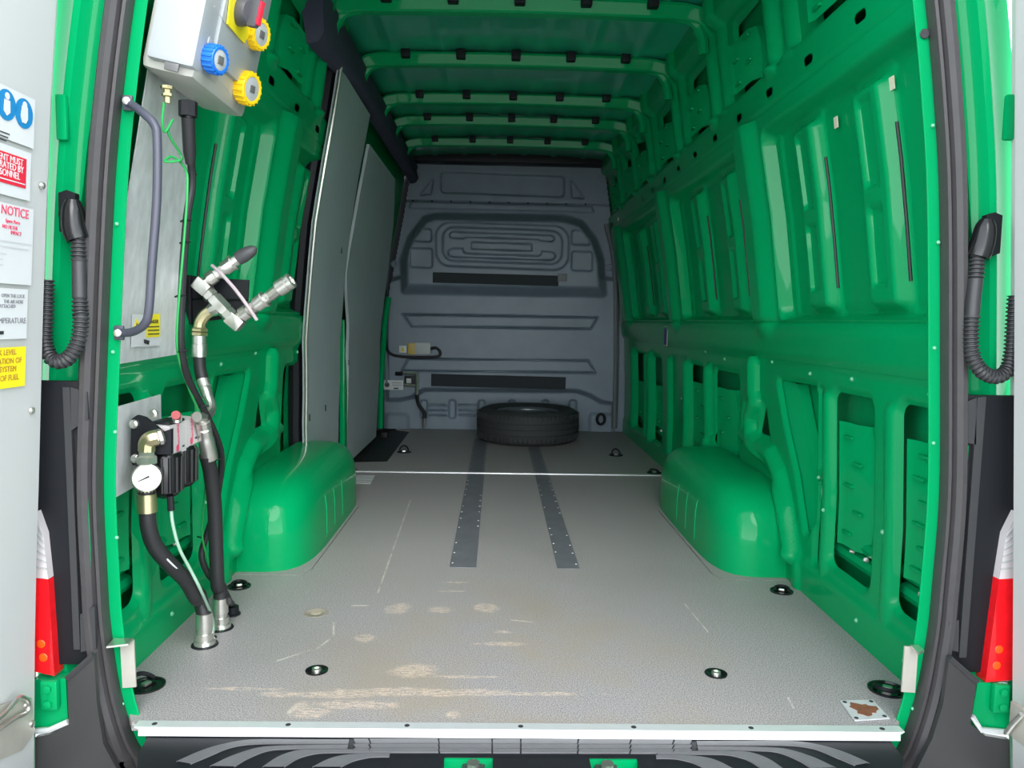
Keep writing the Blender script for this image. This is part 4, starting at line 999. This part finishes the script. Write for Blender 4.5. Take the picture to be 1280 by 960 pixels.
fit(qa(257, 363), qa(268, 375), [(0, .015), (.3, .015), (.31, .02), (.7, .02), (.71, .016), (1, .016)], STEEL, 'union_nut')
fit(qa(266, 372), qa(283, 390), [(0, .018), (.1, .021), (.9, .021), (1, .018)], STEEL, 'tee_body')
fit(qa(281, 388), qa(292, 399), [(0, .015), (.2, .015), (.21, .02), (.7, .02), (.71, .016), (1, .016)], STEEL, 'union_nut')
cpl = lambda a, b, nm: fit(a, b, [(0, .013), (.1, .013), (.11, .019), (.3, .019), (.31, .015), (.38, .015), (.39, .021), (.44, .021), (.45, .015), (.55, .015), (.56, .019), (.78, .019), (.79, .022), (.84, .022), (.85, .014), (1, .014)], STEEL, nm, 12)
cpl(qa(256, 353), qa(299, 323, .01), 'coupler_body')
MB().tube([qa(297, 324, .01), qa(303, 320, .01), qa(310, 316, .01), qa(317, 312, .01), qa(320, 309, .01)], [.017, .0185, .017, .013, .004], 14).build('rubber_cap', mat('grey_rubber', (.06, .06, .065), .5), QC)
cpl(qa(298, 397), qa(338, 369, -.01), 'coupler_body')
fit(qa(336, 371, -.01), qa(349, 361, -.015), [(0, .013), (.1, .015), (.9, .015), (1, .016)], STEEL, 'coupler_sleeve', 8)
fit(qa(347, 362, -.015), qa(365, 350, -.02), [(0, .017), (.05, .021), (.62, .021), (.64, .019), (.72, .019), (.74, .021), (.95, .021), (1, .018), (1, .012), (.9, .011)], STEEL, 'coupler_socket', 16)
MB().tube(smooth([qa(265, 332, -.02), qa(272, 338, -.035), qa(282, 348, -.04), qa(295, 363, -.04), qa(309, 382, -.035), qa(321, 400, -.02)], 4), .0045, 8).build('link_strap', mat('pinkish_strap', (.48, .40, .42), .4), QC)
fit(qa(272, 384), qa(262, 389), [(0, .019), (.6, .019), (1, .015)], STEEL, 'branch_boss', 10)
MB().tube(smooth([qa(266, 387), qa(257, 393), qa(251, 402), qa(249, 412)], 5), .0155, 10).build('angled_tail', BRASS, QC)
fit(qa(249.5, 409), qa(249, 420), [(0, .017), (.2, .022), (.45, .022), (.5, .017), (.6, .022), (.9, .022), (1, .018)], BRASS, 'union_nut', 6)
fit(qa(249, 419), qa(249, 446), [(0, .0175), (.4, .0175), (.42, .019), (1, .019)], STEEL, 'crimp_ferrule', 14)
h1 = empty('feed_hose', qa(252, 480), 'short black hose between the quick couplers and the filter unit', 'hose')
MB().tube(smooth([qa(249, 444), qa(250, 460), qa(252, 470), qa(254, 478)], 5), .0155, 12).build('hose', RUBBER, h1)
fit(qa(253, 475), qa(260, 497, -.02), [(0, .0165), (.4, .0165), (.42, .014), (.6, .016), (.8, .014), (1, .014)], STEEL, 'crimp_ferrule', 12, h1)
MB().tube(smooth([qa(260, 496, -.02), qa(264, 506, -.03), qa(263, 515, -.05), qa(256, 522, -.10)], 4), .012, 10).build('bent_tail', STEEL, h1)
# ---- filter unit on its galvanised plate
FY = .20
pa = [W(*p, -1, .012) for p in ((138, 511), (201, 493), (202, 535), (190, 596), (134, 628))]
pp_ = MB().prism(pa, (-.003, 0, 0)).build('filter_plate', GALV, base=pa[4]); setp(pp_, 'small galvanised sheet behind the filter unit on the left wall', 'plate')
fq = lambda px, py, dy=0: P(px, py, Y=FY+dy)
gd = -.055
FU = empty('filter_unit', fq(212, 622), 'twin filter regulator with grey caps, black bowls and elbow on the left wall', 'filter')
MB().prism([fq(*k, gd) for k in ((164, 524), (171, 519), (181, 522), (203, 540), (214, 536), (214, 568), (195, 568), (180, 575), (166, 582), (163, 575))], (0, .012, 0)).build('bracket_plate', BLACK, FU)
for px, py in ((168, 530), (170, 573), (192, 517)): MB().lathe(fq(px, py, gd), (0, -1, 0), [(0, .011), (.006, .010), (.009, .006), (.009, 0)], 10).build('bolt_head', STEEL, FU)
xf = float(P(212, 550, Y=FY-.03)[0])
def capblock(c4):
    a, b, c_, d = [P(*k, X=xf) for k in c4]
    o = MB().prism([a, b, c_, d], (-.055, 0, .004)).build('grey_cap', mat('cap_grey', (.60, .57, .57), .4), FU)
    e = .0012; ex = np.array([e, 0, 0]); up = (a-d); fw = (c_-d)
    text('NORGREN', min(.0125, np.linalg.norm(fw)*.24), d+fw*.55+up*.27+ex, up, -fw, PINKP, o)
    MB().lathe(d+fw*.42+up*.17+ex*.5, (1, 0, 0), [(0, .0085), (.0006, .0085), (.0006, .005), (.0003, .005), (.0003, 0)], 16).build('logo_ring', PINKP, o)
    MB().box(d+fw*.8+up*.2+ex*.5, (.001, .012, .004)).build('code_mark', BLKP, o)
capblock([(212, 533), (231, 527), (233, 563), (214, 568)]); capblock([(231.5, 526.5), (246, 521), (248, 552), (233, 560)])
MB().box((xf-.03, FY+.03, float(fq(203, 545)[2])), (.05, .09, .07), .006).build('body', BLACK, FU)
def bowl(px, top, bot, dy, r_):
    a, b = fq(px, top, dy), fq(px, bot, dy); a[0] = b[0] = xf-.030; L_ = np.linalg.norm(a-b)
    o = MB().lathe(a, b-a, [(0, r_*.9), (.01, r_), (L_*.85, r_*.92), (L_*.95, r_*.7), (L_, r_*.35), (L_, 0)], 20).build('filter_bowl', BLACKG, FU)
    m = MB()
    for k in range(14):
        an = 2*math.pi*k/14; d = np.array([math.cos(an), math.sin(an), 0]); m.tube([a+d*r_*.98+(b-a)*.08, a+d*r_*.93+(b-a)*.84], .0042, 6)
    m.build('bowl_ribs', BLACKG, o)
bowl(217, 565, 622, .012, .040); bowl(236, 556, 609, .10, .040)
MB().lathe(fq(220, 519, -.005), (.25, -1, .25), [(-.02, .010), (0, .0105), (.004, .010), (.004, 0)], 16).build('red_button', mat('red_button', (.30, .015, .02), .4), FU)
MB().cyl(fq(221, 519, .02), fq(221, 528, .02), .011, 12).build('button_stem', STEEL, FU)
fit(fq(205, 545, gd), fq(191, 549, gd-.012), [(0, .014), (.2, .019), (.5, .019), (.55, .015), (1, .015)], STEEL, 'inlet_union', 10, FU)
MB().tube(smooth([fq(197, 547, gd-.02), fq(189, 549, gd-.025), fq(184, 554, gd-.025), fq(183, 564, gd-.025)], 5), .0185, 8).build('elbow', BRASS, FU)
fit(fq(183, 561, gd-.025), fq(183.5, 580, gd-.025), [(0, .0175), (.4, .0175), (.5, .023), (.95, .023), (1, .018)], STEEL, 'union_nut', 6, FU)
GA = empty('pressure_gauge', fq(183, 614, -.09), 'round white pressure gauge under the plated elbow on the left', 'gauge')
gc = fq(183, 597, -.085); gax = np.array([.28, -1, .05]); gax /= np.linalg.norm(gax)
MB().lathe(gc+gax*-.022, gax, [(0, .028), (.004, .031), (.024, .031), (.028, .0315), (.029, .028), (.026, .0275)], 28).build('bezel', STEEL, GA)
MB().lathe(gc, gax, [(0, .0285), (.002, .0285), (.0022, 0)], 28).build('dial', mat('dial_white', (.50, .50, .49), .6), GA)
gu, gv, _ = frame(gax); gv = np.array([0, 0, 1.])-gax*gax[2]; gv /= np.linalg.norm(gv); gu = np.cross(gv, gax)
m = MB()
for k in range(21):
    a = math.radians(225-270*k/20); d = gu*math.cos(a)+gv*math.sin(a); m.tube([gc+gax*.0026+d*.021, gc+gax*.0026+d*(.025 if k % 5 else .026)], .0009 if k % 5 else .0014, 4)
m.build('dial_ticks', BLKP, GA); a = math.radians(205); d = gu*math.cos(a)+gv*math.sin(a)
MB().tube([gc+gax*.0034-d*.007, gc+gax*.0034+d*.019], [.0026, .001], 6).build('needle', BLKP, GA)
text('bar', .007, gc+gax*.0026-gv*.018-gu*.005, gu, gv, BLKP, GA)
# main hose to the floor
f1 = P(256, 806, Z=0); h2 = empty('main_hose', f1, 'thick black hose curving from under the pressure gauge to the floor', 'hose')
hpth = [fq(183, 603, -.05), fq(184, 638, -.05), fq(186, 660, -.045), fq(194, 683, -.03), fq(212, 705, 0), fq(232, 725, .05), fq(246, 748, .09)]
e = f1+np.array([0, 0, .075]); MB().tube(smooth(hpth+[f1+np.array([-.012, 0, .13]), e], 6), .0185, 14).build('hose', RUBBER, h2)
fit(fq(183, 600, -.05), fq(184, 640, -.05), [(0, .0185), (.35, .0185), (.36, .0165), (.42, .0165), (.43, .021), (1, .0215)], BRASS, 'upper_ferrule', 14, h2)
fit(f1+np.array([0, 0, .085]), f1, [(0, .0205), (.5, .0205), (.52, .018), (.62, .018), (.63, .022), (.82, .022), (.84, .026), (1, .028)], STEEL, 'floor_ferrule', 14, h2)
MB().tube(smooth([p+np.array([.010, -.0165, .004]) for p in (fq(207, 698, -.01), fq(214, 705, 0), fq(224, 714, .03), fq(229, 719, .04))], 4), .0022, 5).build('printed_line', STICK, h2)
f2 = P(276, 785, Z=0); h3 = empty('return_hose', f2, 'straight black hose dropping from the filter outlet to the floor', 'hose')
MB().tube(smooth([fq(258, 568, .16), fq(263, 590, .19), fq(268, 630, .22), fq(270, 680, .24), fq(272, 730, .25), f2+np.array([0, 0, .11]), f2+np.array([0, 0, .07])], 6), .0185, 14).build('hose', RUBBER, h3)
fit(fq(252, 520, .11), fq(262, 572, .17), [(0, .012), (.1, .013), (.12, .018), (.25, .018), (.27, .014), (.3, .018), (.5, .018), (.52, .0195), (1, .0205)], STEEL, 'upper_ferrule', 12, h3)
fit(fq(246, 521, .08), fq(253, 521, .11), [(0, .013), (1, .015)], STEEL, 'outlet_boss', 10, h3)
fit(f2+np.array([0, 0, .085]), f2, [(0, .0205), (.5, .0205), (.52, .018), (.62, .018), (.63, .022), (.82, .022), (.84, .026), (1, .028)], STEEL, 'floor_ferrule', 14, h3)
for f_, h_ in ((f1, h2), (f2, h3)): MB().lathe(f_, (0, 0, 1), [(0, .034), (.003, .033), (.004, .027), (.004, 0)], 20).build('rubber_grommet', BLACK, h_)
f3 = P(266, 797, Z=0); h4 = empty('drain_tube', f3, 'thin pale drain tube from the filter bowl to the floor', 'tube')
MB().tube(smooth([fq(214, 636, -.01), fq(216, 655, -.01), fq(224, 685, .0), fq(238, 712, .03), fq(252, 740, .06), f3+np.array([0, 0, .05]), f3], 6), .0038, 8).build('tube', TUBEW, h4)
MB().cyl(fq(213, 620, -.01), fq(214, 638, -.01), .008, 10).build('tube_fitting', BLACK, h4)
MB().lathe(f3, (0, 0, 1), [(0, .011), (.003, .010), (.004, .004)], 12).build('grommet', BLACK, h4)

# ------------------------------------------------------------------ bits on the bulkhead
bqm = lambda px, py, d=.07: P(px, py, Y=BY-d)
def bb(px0, py0, px1, py1, d, t_, name, m, par, bev=.002):
    a, b = bqm(px0, py0, d), bqm(px1, py1, d); return MB().box((a+b)/2, (abs(b[0]-a[0]), t_, abs(a[2]-b[2])), bev).build(name, m, par)
r = empty('module_box', bqm(524, 443), 'pale control module with amber end and black lead, left side of bulkhead', 'module')
bb(512, 428, 538, 443, .08, .03, 'module_case', GREYL, r); bb(510, 429, 519, 443, .09, .03, 'amber_end', mat('amber_plastic', (.55, .38, .06), .4), r); bb(499, 432, 508, 441, .07, .006, 'white_label', STICK, r)
MB().tube(smooth([bqm(481, 300, .08), bqm(482, 380, .08), bqm(482, 425, .08), bqm(487, 441, .08), bqm(505, 446, .08), bqm(545, 446, .08), bqm(550, 440, .08), bqm(545, 435, .08), bqm(538, 436, .09)], 5), .011, 7).build('lead', BLACK, r)
tq = MB().prism([bqm(*k, .075) for k in ((503.5, 433.5), (506, 439), (501, 439))], (0, -.002, 0)).build('warning_triangle', YELP, r)
r = empty('valve_assembly', bqm(521, 492), 'small plated valve and fittings with black lead on lower left bulkhead', 'valve')
bb(506, 470, 519, 482, .09, .04, 'valve_block', BLACK, r); bb(508, 473, 514, 479, .11, .01, 'valve_label', STICK, r)
MB().tube([bqm(494, 467, .1), bqm(503, 467, .1)], .015, 8).build('rubber_cap', BLACK, r)
for l in (((504, 466), (521, 467)), ((521, 466), (521, 494)), ((505, 481), (521, 482)), ((530, 523), (530, 534))):
    MB().tube([bqm(*l[0], .1), bqm((l[0][0]+l[1][0])/2, (l[0][1]+l[1][1])/2, .1), bqm(*l[1], .1)], [.013, .016, .012], 8).build('fitting', STEEL, r)
MB().tube(smooth([bqm(521, 493, .1), bqm(523, 505, .08), bqm(530, 516, .06), bqm(530, 526, .06)], 5), .014, 8).build('lead', RUBBER, r)
r = empty('info_label', bqm(492, 487), 'small white printed label with round symbol on lower left bulkhead', 'label')
bb(479.5, 475, 504, 487.5, .075, .004, 'label_sheet', STICK, r, 0)
MB().lathe(bqm(484, 481, .078), (0, -1, 0), [(0, .018), (.001, .018), (.001, .013), (.0005, .013)], 14).build('round_symbol', BLKP, r)
for py in (478, 481): bb(490, py, 502, py+1, .079, .002, 'small_print', GREYP, r, 0)
bb(492, 484.5, 498, 486.5, .079, .002, 'small_print', BLKP, r, 0)
r = empty('bulkhead_hook', bqm(751, 530, .03), 'round black hook fitting low on the right of the bulkhead', 'hook')
m = MB(); c = bqm(751, 524, .06); m.tube([c+np.array([.03*math.cos(2*math.pi*k/12), 0, .04*math.sin(2*math.pi*k/12)]) for k in range(13)], .011, 8); m.build('ring', BLACK, r)
